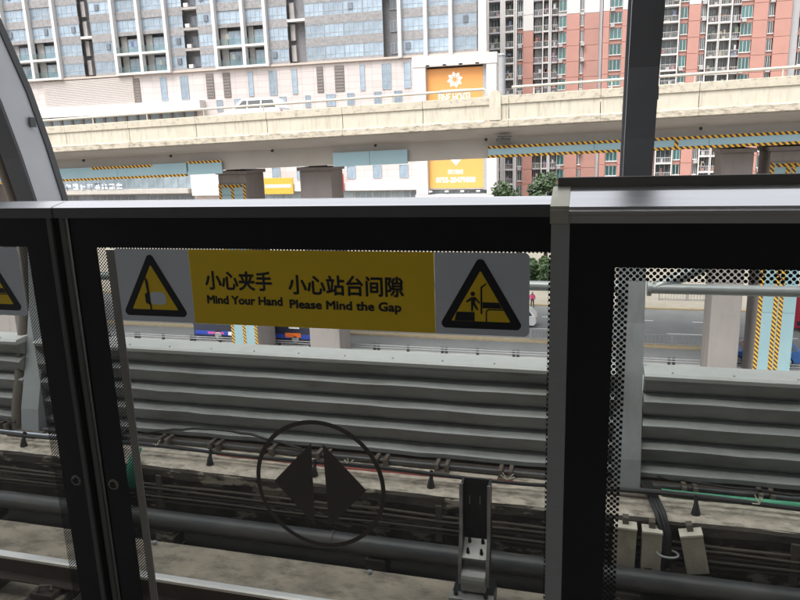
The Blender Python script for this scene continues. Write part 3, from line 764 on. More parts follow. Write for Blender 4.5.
# ================================================================== VEHICLES
M_tyre = mat('tyre_rubber', (.02, .02, .02), rough=.85)
M_rim = mat('alloy_rim', (.5, .5, .52), rough=.3, metal=.8)
M_cglass = mat('car_glass', (.03, .035, .04), rough=.08, spec=.8)
M_lamp = mat('headlamp_lens', (.7, .7, .7), rough=.15, spec=.8)
M_red_l = mat('tail_lamp_red', (.4, .02, .02), rough=.3)
def wheel(o, x, y, z, r, wd):
    s_ = 1 if y > 0 else -1
    t = MB().tube([(x, y - wd / 2, z), (x, y - wd / 2 * .8, z), (x, y + wd / 2 * .8, z), (x, y + wd / 2, z)], [r * .9, r, r, r * .9], 18).build('wheel', M_tyre, o)
    MB().tube([(x, y + s_ * (wd / 2 + .002), z), (x, y + s_ * (wd / 2 + .02), z)], [r * .62, r * .5], 14).build('rim', M_rim, t)
def car(x, y, z, label, paint, L_=4.4, H=1.55, W=1.78, group=None):
    o = empty('car', (x, y, z), label, 'car', group)
    hl = L_ / 2
    # side outline of the lower body, nose at -x
    low = [(-hl, .35), (-hl + .02, .62), (-hl + .18, .78), (-hl + 1.05, .95), (hl - .1, 1.0), (hl, .8), (hl, .4), (hl - .15, .25), (-hl + .15, .22)]
    b = MB()
    for s_, wy in ((0, W / 2),):
        n = len(low)
        rows = []
        for yy, k in ((-W / 2, .97), (-W / 2 + .12, 1.), (W / 2 - .12, 1.), (W / 2, .97)):
            rows.append([(px * k, yy, .25 + (pz - .25) * (k if pz > .6 else 1)) for px, pz in low])
        V = [p for r in rows for p in r]
        F = [(i * n + k, i * n + (k + 1) % n, (i + 1) * n + (k + 1) % n, (i + 1) * n + k) for i in range(3) for k in range(n)]
        b.add(V, F); b.add(rows[0], [list(range(n))]); b.add(rows[3], [list(range(n))])
    b.build('body', paint, o)
    cab = [(-hl + 1.0, .94), (-hl + 1.75, H - .06), (-hl + 2.1, H), (hl - .75, H), (hl - .45, H - .08), (hl - .05, .98)]
    b = MB(); n = len(cab)
    rows = []
    for yy in (-1, 1):
        rows.append([(px, yy * (W / 2 - .06 - (pz - .94) * .28), pz) for px, pz in cab])
    V = rows[0] + rows[1]
    b.add(V, [(k, (k + 1) % n, n + (k + 1) % n, n + k) for k in range(n)] + [list(range(n)), list(range(n, 2 * n))])
    b.build('cabin', paint, o)
    for yy in (-1, 1):
        for (a0, a1, b0, b1) in ((-hl + 1.35, -hl + 2.15, -hl + 1.85, -hl + 2.15), (-hl + 2.23, -hl + 3.1, -hl + 2.23, -hl + 3.1), (-hl + 3.18, hl - .3, -hl + 3.18, hl - .55)):
            q = MB()
            def pt(px, pz, off): return (px, yy * (W / 2 - .06 - (pz - .94) * .28 + off), pz)
            z0, z1 = 1.02, H - .14
            V = [pt(a0, z0, .004), pt(a1, z0, .004), pt(b1, z1, .004), pt(b0, z1, .004), pt(a0, z0, -.02), pt(a1, z0, -.02), pt(b1, z1, -.02), pt(b0, z1, -.02)]
            q.add(V, [(0, 1, 2, 3), (4, 7, 6, 5), (0, 4, 5, 1), (1, 5, 6, 2), (2, 6, 7, 3), (3, 7, 4, 0)])
            q.build('window', M_cglass, o)
        wheel(o, -hl + .82, yy * (W / 2 - .1), .31, .31, .2); wheel(o, hl - .8, yy * (W / 2 - .1), .31, .31, .2)
        MB().box(-hl - .012, -hl + .1, yy * W * .36 - .16, yy * W * .36 + .16, .62, .74).build('headlight', M_lamp, o)
        MB().box(hl - .1, hl + .012, yy * W * .36 - .14, yy * W * .36 + .14, .7, .86).build('tail_light', M_red_l, o)
        MB().box(-hl + 1.3, -hl + 1.42, yy * (W / 2) - .06, yy * (W / 2) + .06 + yy * .06, .98, 1.1).build('mirror', paint, o)
    def scr(x0, z0, x1, z1, nm):
        w0 = W / 2 - .16 - (z0 - .94) * .28; w1 = W / 2 - .16 - (z1 - .94) * .28
        nx, nz = (z1 - z0), -(x1 - x0); l = math.hypot(nx, nz); nx, nz = -nx / l * .006, -nz / l * .006
        if x1 < x0: nx, nz = -nx, -nz
        nz = abs(nz)
        MB().add([(x0 + nx, -w0, z0 + nz), (x0 + nx, w0, z0 + nz), (x1 + nx, w1, z1 + nz), (x1 + nx, -w1, z1 + nz)], [(0, 1, 2, 3)]).build(nm, M_cglass, o)
    scr(-hl + 1.08, 1.03, -hl + 1.7, H - .1, 'windscreen'); 
    return o
M_pwhite = mat('white_car_paint', (.8, .8, .8), rough=.25, var=.02)
M_pblue = mat('blue_car_paint', (.03, .12, .36), rough=.25, var=.03)
cz = ftop(-21.3) - .64
car(-21.3, 42.6, cz, 'white hatchback car driving along the flyover', M_pwhite, 4.5, 1.66)
car(-6.1, 55.5, GZ + .012, 'white car on the road beside the sign edge', M_pwhite, 4.4, 1.5)
car(11.2, 48.6, GZ + .012, 'blue car half hidden by the striped column', M_pblue, 4.6, 1.45)
def bus(x, y, L_, paint, stripe, label, H=3.1, W=2.5, led=True):
    o = empty('bus', (x, y, GZ + .012), label, 'bus')
    MB().box(-L_ / 2, L_ / 2, -W / 2, W / 2, .26, H, c=.14).build('body', paint, o)
    n = int(L_ / 1.5)
    for s_ in (-1, 1):
        for i in range(n):
            a = -L_ / 2 + .3 + i * (L_ - .6) / n
            MB().box(a + .04, a + (L_ - .6) / n - .04, s_ * (W / 2 + .012) - .012, s_ * (W / 2 + .012) + .012, 1.35, 2.75).build('window', M_cglass, o)
        MB().box(-L_ / 2 + .16, L_ / 2 - .16, s_ * (W / 2 + .008) - .006, s_ * (W / 2 + .008) + .006, .5, .84).build('side_stripe', stripe, o)
        for xx in (-L_ / 2 + 2.2, L_ / 2 - 2.8): wheel(o, xx, s_ * (W / 2 - .12), .47, .47, .28)
    for s_ in (-1, 1):
        MB().box(s_ * (L_ / 2 + .01) - .012, s_ * (L_ / 2 + .01) + .012, -1.05, 1.05, 1.2, 2.8).build('windscreen', M_cglass, o)
        for yy in (-.95, .95): MB().box(s_ * (L_ / 2 + .01) - .02, s_ * (L_ / 2 + .01) + .02, yy - .15, yy + .15, .6, .8).build('headlight', M_lamp, o)
    return o
M_bdark = mat('dark_navy_bus_paint', (.02, .025, .05), rough=.3, var=.05)
M_bblue = mat('blue_bus_stripe', (.03, .07, .4), rough=.35, var=.05)
M_pink = mat('pink_print', (.6, .1, .32), rough=.5)
M_led = mat('orange_panel', (.8, .16, .02), rough=.5)
b = bus(-24.6, 48.5, 11.6, M_bdark, M_bblue, 'dark bus with blue lower stripe under the flyover, below the yellow sign')
MB().box(-4.5, -3.1, -1.275, -1.266, .58, .76).build('stripe_print', M_pink, b)
MB().box(-2.7, -2.2, -1.275, -1.266, .53, .81).build('stripe_print', M_prt, b)
MB().box(-2.0, .2, -1.275, -1.266, .6, .74).build('stripe_print', M_prt, b)
MB().box(2.2, 3.5, -1.29, -1.276, .6, .95).build('route_sign', M_led, b)
MB().box(2.55, 3.4, -1.29, -1.276, 1.3, 2.1).build('paper_notice', M_prt, b)
bus(20.7, 57.8, 11.0, mat('red_bus_paint', (.42, .02, .05), rough=.3, var=.04), M_bdark, 'red bus on the far lane at the right picture edge')

# ================================================================== PERSON
def skinned(name, pts, edges, radii, m, parent, sub=1):
    me = bpy.data.meshes.new(name); me.from_pydata(pts, edges, []); o = bpy.data.objects.new(name, me); col.objects.link(o)
    md = o.modifiers.new('s', 'SKIN'); 
    for i, r in enumerate(radii): me.skin_vertices[0].data[i].radius = (r, r)
    me.skin_vertices[0].data[0].use_root = True
    o.modifiers.new('d', 'SUBSURF').levels = sub
    dg = bpy.context.evaluated_depsgraph_get(); dg.update()
    nm = bpy.data.meshes.new_from_object(o.evaluated_get(dg)); bpy.data.objects.remove(o)
    nm.materials.clear(); nm.materials.append(m)
    for p in nm.polygons: p.use_smooth = True
    q = bpy.data.objects.new(name, nm); col.objects.link(q); q.parent = parent; return q
pr = empty('person', (-4.75, 62.2 - .6, GZ + .012), 'person in a pink jacket and dark trousers walking by the far kerb', 'person')
pr.scale = (.86,) * 3
skinned('body', [(0, 0, .92), (.09, 0, .88), (.11, .08, .48), (.11, .16, .08), (.11, .04, .04), (-.09, 0, .88), (-.1, -.1, .5), (-.1, -.2, .09), (-.1, -.32, .04), (0, 0, 1.15), (0, 0, 1.38), (0, -.01, 1.48), (0, -.03, 1.56), (0, -.03, 1.66), (.19, 0, 1.38), (.24, .05, 1.1), (.24, -.05, .86), (-.19, 0, 1.38), (-.24, -.06, 1.1), (-.23, -.2, .9)],
        [(0, 1), (1, 2), (2, 3), (3, 4), (0, 5), (5, 6), (6, 7), (7, 8), (0, 9), (9, 10), (10, 11), (11, 12), (12, 13), (10, 14), (14, 15), (15, 16), (10, 17), (17, 18), (18, 19)],
        [.13, .1, .07, .045, .04, .1, .07, .045, .04, .12, .12, .055, .09, .09, .07, .05, .035, .07, .05, .035], mat('dark_trousers_and_skin', (.06, .045, .045), rough=.8), pr)
skinned('jacket', [(0, 0, .88), (0, 0, 1.15), (0, 0, 1.4), (.2, 0, 1.38), (.25, .05, 1.1), (.25, -.04, .92), (-.2, 0, 1.38), (-.25, -.06, 1.1), (-.24, -.18, .95)], [(0, 1), (1, 2), (2, 3), (3, 4), (4, 5), (2, 6), (6, 7), (7, 8)], [.17, .16, .14, .085, .07, .06, .085, .07, .06], mat('pink_jacket', (.7, .07, .22), rough=.8), pr)
skinned('face', [(0, -.06, 1.53), (0, -.07, 1.6), (0, -.06, 1.67)], [(0, 1), (1, 2)], [.06, .075, .06], mat('skin', (.5, .32, .24), rough=.6), pr)
skinned('hair', [(0, .02, 1.5), (0, .02, 1.62), (0, -.01, 1.72)], [(0, 1), (1, 2)], [.08, .1, .085], mat('black_hair', (.015, .012, .01), rough=.6), pr)

# ================================================================== TRACKSIDE
# canopy ribs
def rib(xc, label):
    o = empty('canopy_rib', (xc, 5.3, -1.035), label, 'canopy rib', 'steel canopy ribs beyond the track')
    hw = .1; n = len(RIB_IN)
    def strip(i0, i1, d0, d1, x0, x1, name, m):
        mb = MB(); V = []
        for i in range(i0, i1):
            for d in (d0, d1):
                y, z = rib_off(i, d)
                V += [(x0, y, z), (x1, y, z)]
        F = []
        for k in range(i1 - i0 - 1):
            a = k * 4; b = a + 4
            F += [(a, a + 1, b + 1, b), (a + 2, b + 2, b + 3, a + 3), (a, b, b + 2, a + 2), (a + 1, a + 3, b + 3, b + 1)]
        F += [(0, 2, 3, 1), (len(V) - 4, len(V) - 3, len(V) - 1, len(V) - 2)]
        mb.add(V, F); part(mb, name, m, o)
    strip(0, 5, .0, .36, xc - hw, xc + hw, 'post', M_ribpost)
    strip(4, n, .02, .34, xc - hw + .012, xc + hw - .004, 'web', M_ribgrey)
    strip(4, n, -.012, .02, xc - hw, xc + hw + .004, 'inner_flange', M_ribdark)
    strip(4, n, .34, .41, xc - hw - .01, xc + hw + .012, 'outer_flange', M_ribdark)
    part(MB().box(xc - .16, xc + .16, 4.98, 5.5, -1.035, -1.01), 'base_plate', M_clip, o)
    part(MB().box(xc + hw + .012, xc + hw + .03, 5.55, 5.62, 1.86, 1.95), 'bracket', M_ribdark, o)
    return o
def downpipe(o, xc):
    pts = [(xc, rib_off(i, .05)[0], rib_off(i, .05)[1]) for i in range(0, 13)]
    part(MB().tube(pts, .062, 10), 'downpipe', mat('brown_downpipe', (.13, .11, .09), rough=.6, var=.2), o)
rib(.33, 'dark straight canopy rib rising behind the door housing')
downpipe(rib(-5.2, 'curved pale grey canopy rib with dark edges at upper left'), -5.38)
# tie tubes
tt = empty('tie_tube', (-1.9, 5.42, .49), 'grey horizontal steel tube between the canopy ribs', 'tube')
part(MB().tube([(-5.09, 5.42, .48), (.22, 5.42, .48)], .04, 12), 'tube', M_tube, tt)
tt2 = empty('tie_tube', (1.9, 5.42, .49), 'grey steel tube with a slanting brace right of the dark rib', 'tube')
part(MB().tube([(.44, 5.42, .48), (4.4, 5.42, .48)], .04, 12), 'tube', M_tube, tt2)
part(MB().tube([(.5, 5.43, .48), (.8, 5.52, .62), (1.2, 5.72, .92)], .05, 12), 'brace', M_tube, tt2)
part(MB().tube([(.435, 5.42, .48), (.465, 5.42, .48)], .06, 12), 'end_flange', M_tube, tt2)
part(MB().tube([(.44, 5.78, .99), (4.4, 5.78, .99)], .03, 10), 'upper_tube', M_tube, tt2)

# noise barriers: five slats, cap, bottom beam
def barrier(x0, x1, label):
    o = empty('noise_barrier', ((x0 + x1) / 2, 5.3, -1.035), label, 'barrier', 'slatted grey noise barriers')
    NY = 5.22
    part(MB().prism([(NY - .015, -.175), (NY - .02, -.145), (NY, -.128), (NY + .2, -.118), (NY + .2, -.18)], x0, x1), 'top_cap', M_cap, o)
    for k in range(5):
        z = -.122 - k * .192 if k else -.176
        zb = -.122 - (k + 1) * .192
        if k: prof = [(NY + .085, z), (NY + .05, z - .007), (NY + .004, z - .027), (NY - .008, z - .037)]
        else: prof = [(NY + .066, z), (NY - .004, z)]
        if k == 4: prof += [(NY - .004, z - .075), (NY + .02, z - .088)]; zb = z - .092
        else: prof += [(NY - .002, z - (.055 if k else .025)), (NY + .018, zb + .085), (NY + .052, zb + .04), (NY + .1, zb + .003)]
        prof += [(NY + .14, zb + .003), (NY + .14, z)]
        # slightly wavy sheet along its length
        mb = MB(); n = len(prof); ns = max(3, int((x1 - x0) / .22)); V = []
        rr = random.Random(k * 7 + int(x0 * 10))
        wv = [rr.uniform(-.004, .004) for _ in range(ns + 1)]
        for i in range(ns + 1):
            x = x0 + .004 + (x1 - x0 - .008) * i / ns
            V += [(x, y + wv[i] * .6, zz + (wv[i] if 0 < j < n - 2 else 0)) for j, (y, zz) in enumerate(prof)]
        F = [(i * n + j, i * n + (j + 1) % n, (i + 1) * n + (j + 1) % n, (i + 1) * n + j) for i in range(ns) for j in range(n)]
        F += [list(range(n))[::-1], list(range(ns * n, ns * n + n))]
        mb.add(V, F, 0, False); part(mb, 'slat', M_slat, o)
    part(MB().box(x0, x1, NY - .03, NY + .14, -1.032, -.998), 'bottom_beam', M_rust, o)
    part(MB().tube([(x0 + .01, NY - .075, -1.002), (x1 - .01, NY - .075, -1.002)], .026, 10), 'foot_tube', M_pipe, o)
    x = x0 + .35
    while x < x1 - .1:
        c = part(MB().box(x - .06, x + .06, NY - .17, NY - .102, -1.035, -1.015).box(x - .055, x - .025, NY - .15, NY - .031, -1.0145, -.955).box(x + .025, x + .055, NY - .15, NY - .031, -1.0145, -.955), 'clip', M_clip, o)
        x += .52
    x = x0 + .2
    while x < x1:
        part(MB().tube([(x, NY + .03, -.127), (x, NY + .03, -.119)], .008, 6), 'rivet', M_tube, o); x += .42
    return o
barrier(-9.5, -5.302, 'grey slatted noise barrier left of the curved rib')
barrier(-5.098, .228, 'long grey slatted noise barrier behind the sliding door')
barrier(.432, 4.6, 'grey slatted noise barrier behind the right hand glass')

# low side wall with ledge
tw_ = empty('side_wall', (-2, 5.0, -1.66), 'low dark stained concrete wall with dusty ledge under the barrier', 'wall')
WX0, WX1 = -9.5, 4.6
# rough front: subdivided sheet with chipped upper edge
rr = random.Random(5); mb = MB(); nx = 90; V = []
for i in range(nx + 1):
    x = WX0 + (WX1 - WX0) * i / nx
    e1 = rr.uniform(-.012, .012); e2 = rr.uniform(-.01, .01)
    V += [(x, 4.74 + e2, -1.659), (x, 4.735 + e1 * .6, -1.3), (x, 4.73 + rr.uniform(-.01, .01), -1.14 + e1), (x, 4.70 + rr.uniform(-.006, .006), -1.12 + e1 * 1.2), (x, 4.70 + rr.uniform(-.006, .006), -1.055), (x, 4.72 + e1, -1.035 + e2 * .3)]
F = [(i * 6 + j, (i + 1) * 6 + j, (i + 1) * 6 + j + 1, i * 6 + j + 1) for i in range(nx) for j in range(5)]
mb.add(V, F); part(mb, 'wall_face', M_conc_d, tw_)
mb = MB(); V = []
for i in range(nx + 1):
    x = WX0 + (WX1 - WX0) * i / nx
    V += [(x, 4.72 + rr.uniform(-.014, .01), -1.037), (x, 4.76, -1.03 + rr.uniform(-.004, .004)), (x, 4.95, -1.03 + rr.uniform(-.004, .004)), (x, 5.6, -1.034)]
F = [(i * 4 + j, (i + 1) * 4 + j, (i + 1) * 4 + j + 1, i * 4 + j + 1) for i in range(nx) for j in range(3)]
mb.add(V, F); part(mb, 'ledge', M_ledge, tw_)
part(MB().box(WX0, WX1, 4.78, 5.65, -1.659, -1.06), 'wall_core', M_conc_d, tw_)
for x in (-3.5, -1.05, 1.4): part(MB().box(x - .025, x + .025, 4.675, 4.70, -1.4, -1.1), 'cable_strap', M_oldcable, tw_)
# cables on the wall face
for k in range(5):
    rr = random.Random(40 + k); z0 = -1.185 - k * .037
    pts = [(WX0 + i * .5, 4.685 - .008 * (k % 2), z0 + rr.uniform(-.008, .008)) for i in range(29)]
    tag(MB().tube(pts, .012, 6).build('wall_cable', M_oldcable), ['topmost', 'second', 'middle', 'fourth', 'lowest'][k] + ' of five dusty cables along the low wall face', 'cable', 'dusty cables on the wall face')
# drain pipe on the trackbed
dp = empty('pipe', (-2, 4.52, -1.66), 'thick dark grey pipe lying along the foot of the low wall', 'pipe')
part(MB().tube([(WX0, 4.52, -1.405), (WX1, 4.52, -1.405)], .076, 16), 'pipe_run', M_pipe, dp)
x = -9.2
while x < 4.4:
    part(MB().tube([(x, 4.52, -1.405), (x + .03, 4.52, -1.405)], .083, 16), 'coupling', M_pipe, dp)
    part(MB().box(x + .3, x + .46, 4.44, 4.6, -1.659, -1.475), 'saddle', M_conc_d, dp)
    part(MB().tube([(x + .38, 4.31, -1.501), (x + .38, 4.31, -1.475)], .02, 6), 'bolt', M_tube, dp)
    x += 1.83
# black cable strung along the ledge, with cone clips
pts = []
for i in range(60):
    x = WX0 + i * .24; pts.append((x, 4.86 + .012 * math.sin(x * 1.7), -.925 + .012 * math.sin(x * 2.9)))
tag(MB().tube(pts, .015, 8).build('black_cable', M_cable), 'black cable strung along the dusty ledge', 'cable')
tag(MB().tube([(x, y + .07 + .01 * math.sin(x * 1.1), z - .035 + .012 * math.sin(x * 1.3 + 1)) for x, y, z in pts], .011, 8).build('grey_cable', M_pipe), 'thin dark grey cable just behind the black ledge cable', 'cable')
for x, lb in ((-5.02, 'black cone clip hanging from the ledge cable by the left rib'), (-3.08, 'black cone clip on the ledge cable left of the arrow symbol'), (-2.12, 'black cone clip on the ledge cable seen behind the arrow symbol'), (-1.14, 'black cone clip on the ledge cable left of the steel channel'), (.79, 'black cone clip on the ledge cable beside the tilted box')):
    o = empty('cable_clip', (x, 4.83, -1.03), lb, 'clip', 'cone clips on the ledge cable')
    part(MB().tube([(x, 4.83, -1.045), (x, 4.83, -1.02), (x, 4.835, -.97), (x, 4.85, -.945), (x, 4.858, -.9)], [.034, .032, .02, .014, .012], 8), 'cone', M_cable, o)
    part(MB().tube([(x - .012, 4.86, -.925), (x + .012, 4.86, -.925)], .02, 8), 'collar', M_cable, o)
def sag(x0, x1, y, z0, z1, amp, r, nm, lb, m, cat='cable', seed=0):
    rr = random.Random(seed); pts = []
    for i in range(17):
        t = i / 16; pts.append((x0 + (x1 - x0) * t, y + rr.uniform(-.012, .012), z0 + (z1 - z0) * t + amp * math.sin(t * math.pi) + rr.uniform(-.004, .004)))
    return tag(MB().tube(pts, r, 6).build(nm, m), lb, cat)
sag(-3.9, -2.35, 5.13, -.93, -.95, .1, .011, 'loose_cable', 'loose dark cable arching over the barrier foot', M_cable, seed=1)
sag(.55, 2.0, 5.1, -.9, -.92, -.03, .01, 'loose_cable', 'loose thin cable along the barrier foot at right', M_cable, seed=2)
sag(-9.4, -5.35, 5.1, -.94, -.93, .02, .01, 'loose_cable', 'loose thin cable along the barrier foot at far left', M_cable, seed=3)
# coloured tubes added to stand in for the bright outdoors under the barrier
tag(MB().tube([(-6.4, 5.05, -1.018), (-3.2, 5.05, -1.018)], .017, 8).build('gap_view_tube', mat('pale_blue_gap_view', (.66, .72, .86), rough=.35)), 'pale bluish tube standing in for bright ground under the barrier at left', 'gap_view_tube', 'tubes standing in for the view under the barrier')
tag(MB().tube([(-3.12, 5.02, -1.02), (-2.0, 5.0, -1.02), (-.4, 5.02, -1.02)], .013, 8).build('gap_view_tube', mat('red_gap_view', (.62, .16, .15), rough=.5)), 'red tube standing in for the outdoor view under the barrier', 'gap_view_tube', 'tubes standing in for the view under the barrier')
tag(MB().tube([(.58, 5.06, -1.0), (1.0, 5.05, -1.0), (4.2, 5.05, -1.0)], .024, 8).build('gap_view_tube', mat('green_gap_view', (.1, .42, .25), rough=.5, var=.3, scale=8)), 'green tube standing in for the outdoor view under the barrier at right', 'gap_view_tube', 'tubes standing in for the view under the barrier')
# small wire ties and litter on the cable
for i, x in enumerate((-3.62, -1.83, -.55, 1.2, 2.1)):
    rr = random.Random(60 + i); mb = MB()
    for k in range(5):
        a = rr.uniform(-.06, .06); mb.tube([(x, 4.86, -.92), (x + a, 4.85 + rr.uniform(-.03, .03), -.9 + rr.uniform(-.01, .05))], .004, 5)
    tag(mb.build('wire_tie', M_boxlid), 'frayed pale wire tie on the ledge cable, ' + ['left of the left cone clip', 'right of the arrow symbol', 'right of the steel channel', 'right of the tilted box', 'beyond the green tube'][i], 'wire tie', 'wire ties on the ledge cable')
# green bag by the door edge
gb = MB().tube([(-3.76, 4.69, -1.24), (-3.76, 4.68, -1.2), (-3.755, 4.68, -1.08), (-3.75, 4.72, -.98), (-3.745, 4.82, -.93)], [.02, .05, .052, .04, .012], 10).build('green_bag', mat('green_bag_plastic', (.03, .24, .16), rough=.5))
tag(gb, 'small green plastic bag hung over the ledge by the door edge', 'bag')
# junction boxes
def jbox(x, z, w_, h_, rot, lb):
    o = empty('junction_box', (x, 4.64, z), lb, 'box', 'cream junction boxes on the low wall')
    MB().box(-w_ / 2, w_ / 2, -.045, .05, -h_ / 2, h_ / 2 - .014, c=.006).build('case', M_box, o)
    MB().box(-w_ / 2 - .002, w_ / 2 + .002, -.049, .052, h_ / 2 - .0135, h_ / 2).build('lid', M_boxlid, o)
    MB().box(-.02, .02, .0, .06, h_ / 2 + .001, h_ / 2 + .05).build('hanger', M_clip, o)
    o.rotation_euler = (0, R(rot), 0)
jbox(.305, -1.215, .15, .31, 1, 'cream junction box partly behind the print dots')
jbox(.485, -1.225, .13, .31, 0, 'upright cream junction box left of the cable bundle')
jbox(.765, -1.21, .145, .30, -12, 'tilted cream junction box right of the cable bundle')
# cable bundle dropping over the wall
cbn = empty('cable_bundle', (.6, 4.68, -1.4), 'bundle of black cables dropping over the ledge between cream boxes', 'cable bundle')
for k in range(7):
    rr = random.Random(90 + k); dx = rr.uniform(-.035, .035); dy = rr.uniform(-.03, .0)
    part(MB().tube([(.47 + dx, 5.12, -.96), (.5 + dx, 4.9, -.95), (.54 + dx, 4.74 + dy, -.985), (.575 + dx, 4.65 + dy, -1.1), (.59 + dx * .6, 4.64 + dy, -1.25), (.59 + dx, 4.65 + dy, -1.36), (.5 + dx * 3, 4.62 + dy, -1.36 - .03 * (k % 3))], .012, 7), 'cable', M_cable, cbn)
part(MB().tube([(.59 + .07 * math.cos(a * .5236), 4.59 + .05 * math.sin(a * .5236), -1.22) for a in range(13)], .008, 6), 'tie', M_tube, cbn)
# steel channel standing on the trackbed
ch = empty('steel_channel', (-.68, 4.15, -1.5), 'black upright steel channel bracket bolted to the trackbed', 'bracket')
def chp(mb, n_, m): 
    o = mb.build(n_, m); o.parent = ch; return o
# in local coordinates, origin at the foot
chp(MB().prism([(.06, .46), (.075, .9), (.095, .9), (.08, .46)], -.085, .085), 'back_plate', M_brk)
for s_ in (-1, 1):
    x0, x1 = (-.098, -.083) if s_ < 0 else (.083, .098)
    chp(MB().prism([(.1, .9), (-.005, .885), (-.02, .55), (-.06, .42), (-.085, .36), (-.085, .2), (.0, .18), (.1, .42)], x0, x1), 'flange', M_brk)
    xs = (-.103, -.099) if s_ < 0 else (.099, .103)
    chp(MB().prism([(-.012, .9), (-.03, .55), (-.068, .42), (-.092, .36), (-.092, .2), (-.086, .2), (-.08, .37), (-.05, .44), (-.018, .56), (-.004, .9)], min(xs[0], x0) - .001, max(xs[1], x1) + .001), 'flange_edge', M_brklight)
chp(MB().prism([(-.07, .39), (.07, .47), (.075, .455), (-.065, .372)], -.082, .082), 'seat_plate', M_brklight)
for x in (-.045, .045):
    for y, z in ((-.035, .412), (.035, .452)):
        chp(MB().tube([(x, y, z), (x, y - .006, z + .035)], [.013, .008], 8), 'bolt', M_brk)
chp(MB().box(-.05, -.044, .058, .062, .72, .78).box(.02, .026, .058, .062, .72, .78), 'slot_mark', M_brklight)
cyl = [(-.05 + .085 * math.cos(a), .22 + .085 * math.sin(a)) for a in [i * math.pi / 12 for i in range(-3, 16)]]
chp(MB().prism(cyl, -.08, .08, smooth=False), 'saddle_roll', M_brklight)
chp(MB().box(-.15, .13, -.17, .12, .0, .13, c=.01), 'foot_block', M_brk)
chp(MB().box(-.155, .14, -.19, -.11, .131, .16, c=.006), 'clamp_bar', M_brklight)
for x in (-.11, .09): chp(MB().tube([(x, -.15, .161), (x, -.15, .185)], .016, 6), 'clamp_bolt', M_brk)
# rails
def rail(y, lb):
    o = empty('rail', (-2, y, -1.5), lb, 'rail', 'running rails')
    part(MB().prism([(y - .035, -1.225), (y - .033, -1.208), (y - .02, -1.2), (y + .02, -1.2), (y + .033, -1.208), (y + .035, -1.225)], -9.5, 4.6), 'rail_head', M_railtop, o)
    part(MB().prism([(y - .034, -1.226), (y - .034, -1.236), (y - .009, -1.25), (y - .009, -1.345), (y - .07, -1.365), (y - .07, -1.376), (y + .07, -1.376), (y + .07, -1.365), (y + .009, -1.345), (y + .009, -1.25), (y + .034, -1.236), (y + .034, -1.226)], -9.5, 4.6), 'rail_web', M_rust, o)
    x = -9.2
    while x < 4.4:
        part(MB().box(x - .13, x + .13, y - .19, y + .19, -1.5, -1.42, c=.012), 'rail_pad', M_conc_d, o)
        part(MB().box(x - .09, x + .09, y - .16, y + .16, -1.419, -1.378), 'base_plate', M_rust, o)
        for s_ in (-1, 1):
            part(MB().tube([(x - .05, y + s_ * .13, -1.377), (x - .02, y + s_ * .13, -1.33), (x + .03, y + s_ * .08, -1.35), (x + .06, y + s_ * .12, -1.36)], .012, 6), 'spring_clip', M_clip, o)
        x += .62
    return o
rail(3.57, 'far running rail with shiny worn head')
rail(2.13, 'near running rail close under the platform edge')

# ================================================================== PLATFORM SCREEN DOORS
DY = 1.55     # front face of the sliding leaves
def leaf(x0, x1, side, label):
    """side = -1: closing edge at x0 (left), +1: closing edge at x1"""
    o = empty('sliding_door', ((x0 + x1) / 2, DY, .02), label, 'door', 'sliding platform screen doors')
    zt = 1.47
    P = lambda mb, n_, m: part(mb, n_, m, o)
    P(MB().box(x0 + .028, x1 - .028, DY, DY + .012, .03, zt - .003), 'glass_pane', M_glass)
    # half round top rail
    P(MB().box(x0, x1, DY - .017, DY + .05, zt - .012, zt + .0145), 'rail_face', M_railface)
    prof = [(DY - .017, zt + .015), (DY - .013, zt + .0172), (DY + .012, zt + .0227), (DY + .032, zt + .0263), (DY + .046, zt + .028), (DY + .052, zt + .024), (DY + .052, zt + .015)]
    P(MB().prism(prof, x0, x1, smooth=False), 'top_rail', M_steel)
    ce = x0 if side < 0 else x1      # closing edge
    s_ = -side                        # direction into the leaf
    def bx(a, b, *r): return MB().box(min(ce + s_ * a, ce + s_ * b), max(ce + s_ * a, ce + s_ * b), *r)
    P(bx(.012, .026, DY - .012, DY + .03, .02, zt - .013), 'edge_stile', M_edge)
    P(bx(.0, .0115, DY - .004, DY + .024, .02, zt - .013), 'edge_seal', M_rubber)
    P(bx(.03, .11, DY - .0012, DY - .0002, .03, zt - .0118), 'print_border', M_black)
    P(MB().box(x0 + .11 if side < 0 else x0 + .03, x1 - .11 if side > 0 else x1 - .03, DY - .0012, DY - .0002, 1.378, zt - .0118), 'print_border', M_black)
    far = x1 if side < 0 else x0
    P(MB().box(min(far + side * -.0, far + side * .11), max(far, far + side * .11), DY - .0012, DY - .0002, .03, 1.381) if False else bx(abs(x1 - x0) - .10, abs(x1 - x0) - .03, DY - .0012, DY - .0002, .03, 1.378), 'print_border', M_black)
    P(bx(.11, .138, DY - .001, DY - .0003, .03, 1.378), 'print_dots', M_dots_f)
    P(MB().box(x0 + .147 if side < 0 else x0 + .1, x1 - .147 if side > 0 else x1 - .1, DY - .001, DY - .0003, 1.3755, 1.378), 'print_dots', M_dots_f)
    P(bx(abs(x1 - x0) - .145, abs(x1 - x0) - .1005, DY - .001, DY - .0003, .03, 1.372), 'print_dots', M_dots_c)
    if side < 0: P(bx(.1385, .163, DY - .003, DY - .0005, .03, 1.372), 'edge_trim', M_trim)
    lx = ce + s_ * .062
    lk = P(MB().tube([(lx, DY - .0013, .684), (lx, DY - .006, .684)], [.017, .015], 16), 'lock', M_trim)
    MB().tube([(lx, DY - .0065, .684), (lx, DY - .009, .684)], [.011, .009], 12).build('lock_core', M_black, lk)
    P(MB().box(x0 + .03, x1 - .03, DY - .012, DY + .03, .02, .16), 'kick_rail', M_alu)
    return o
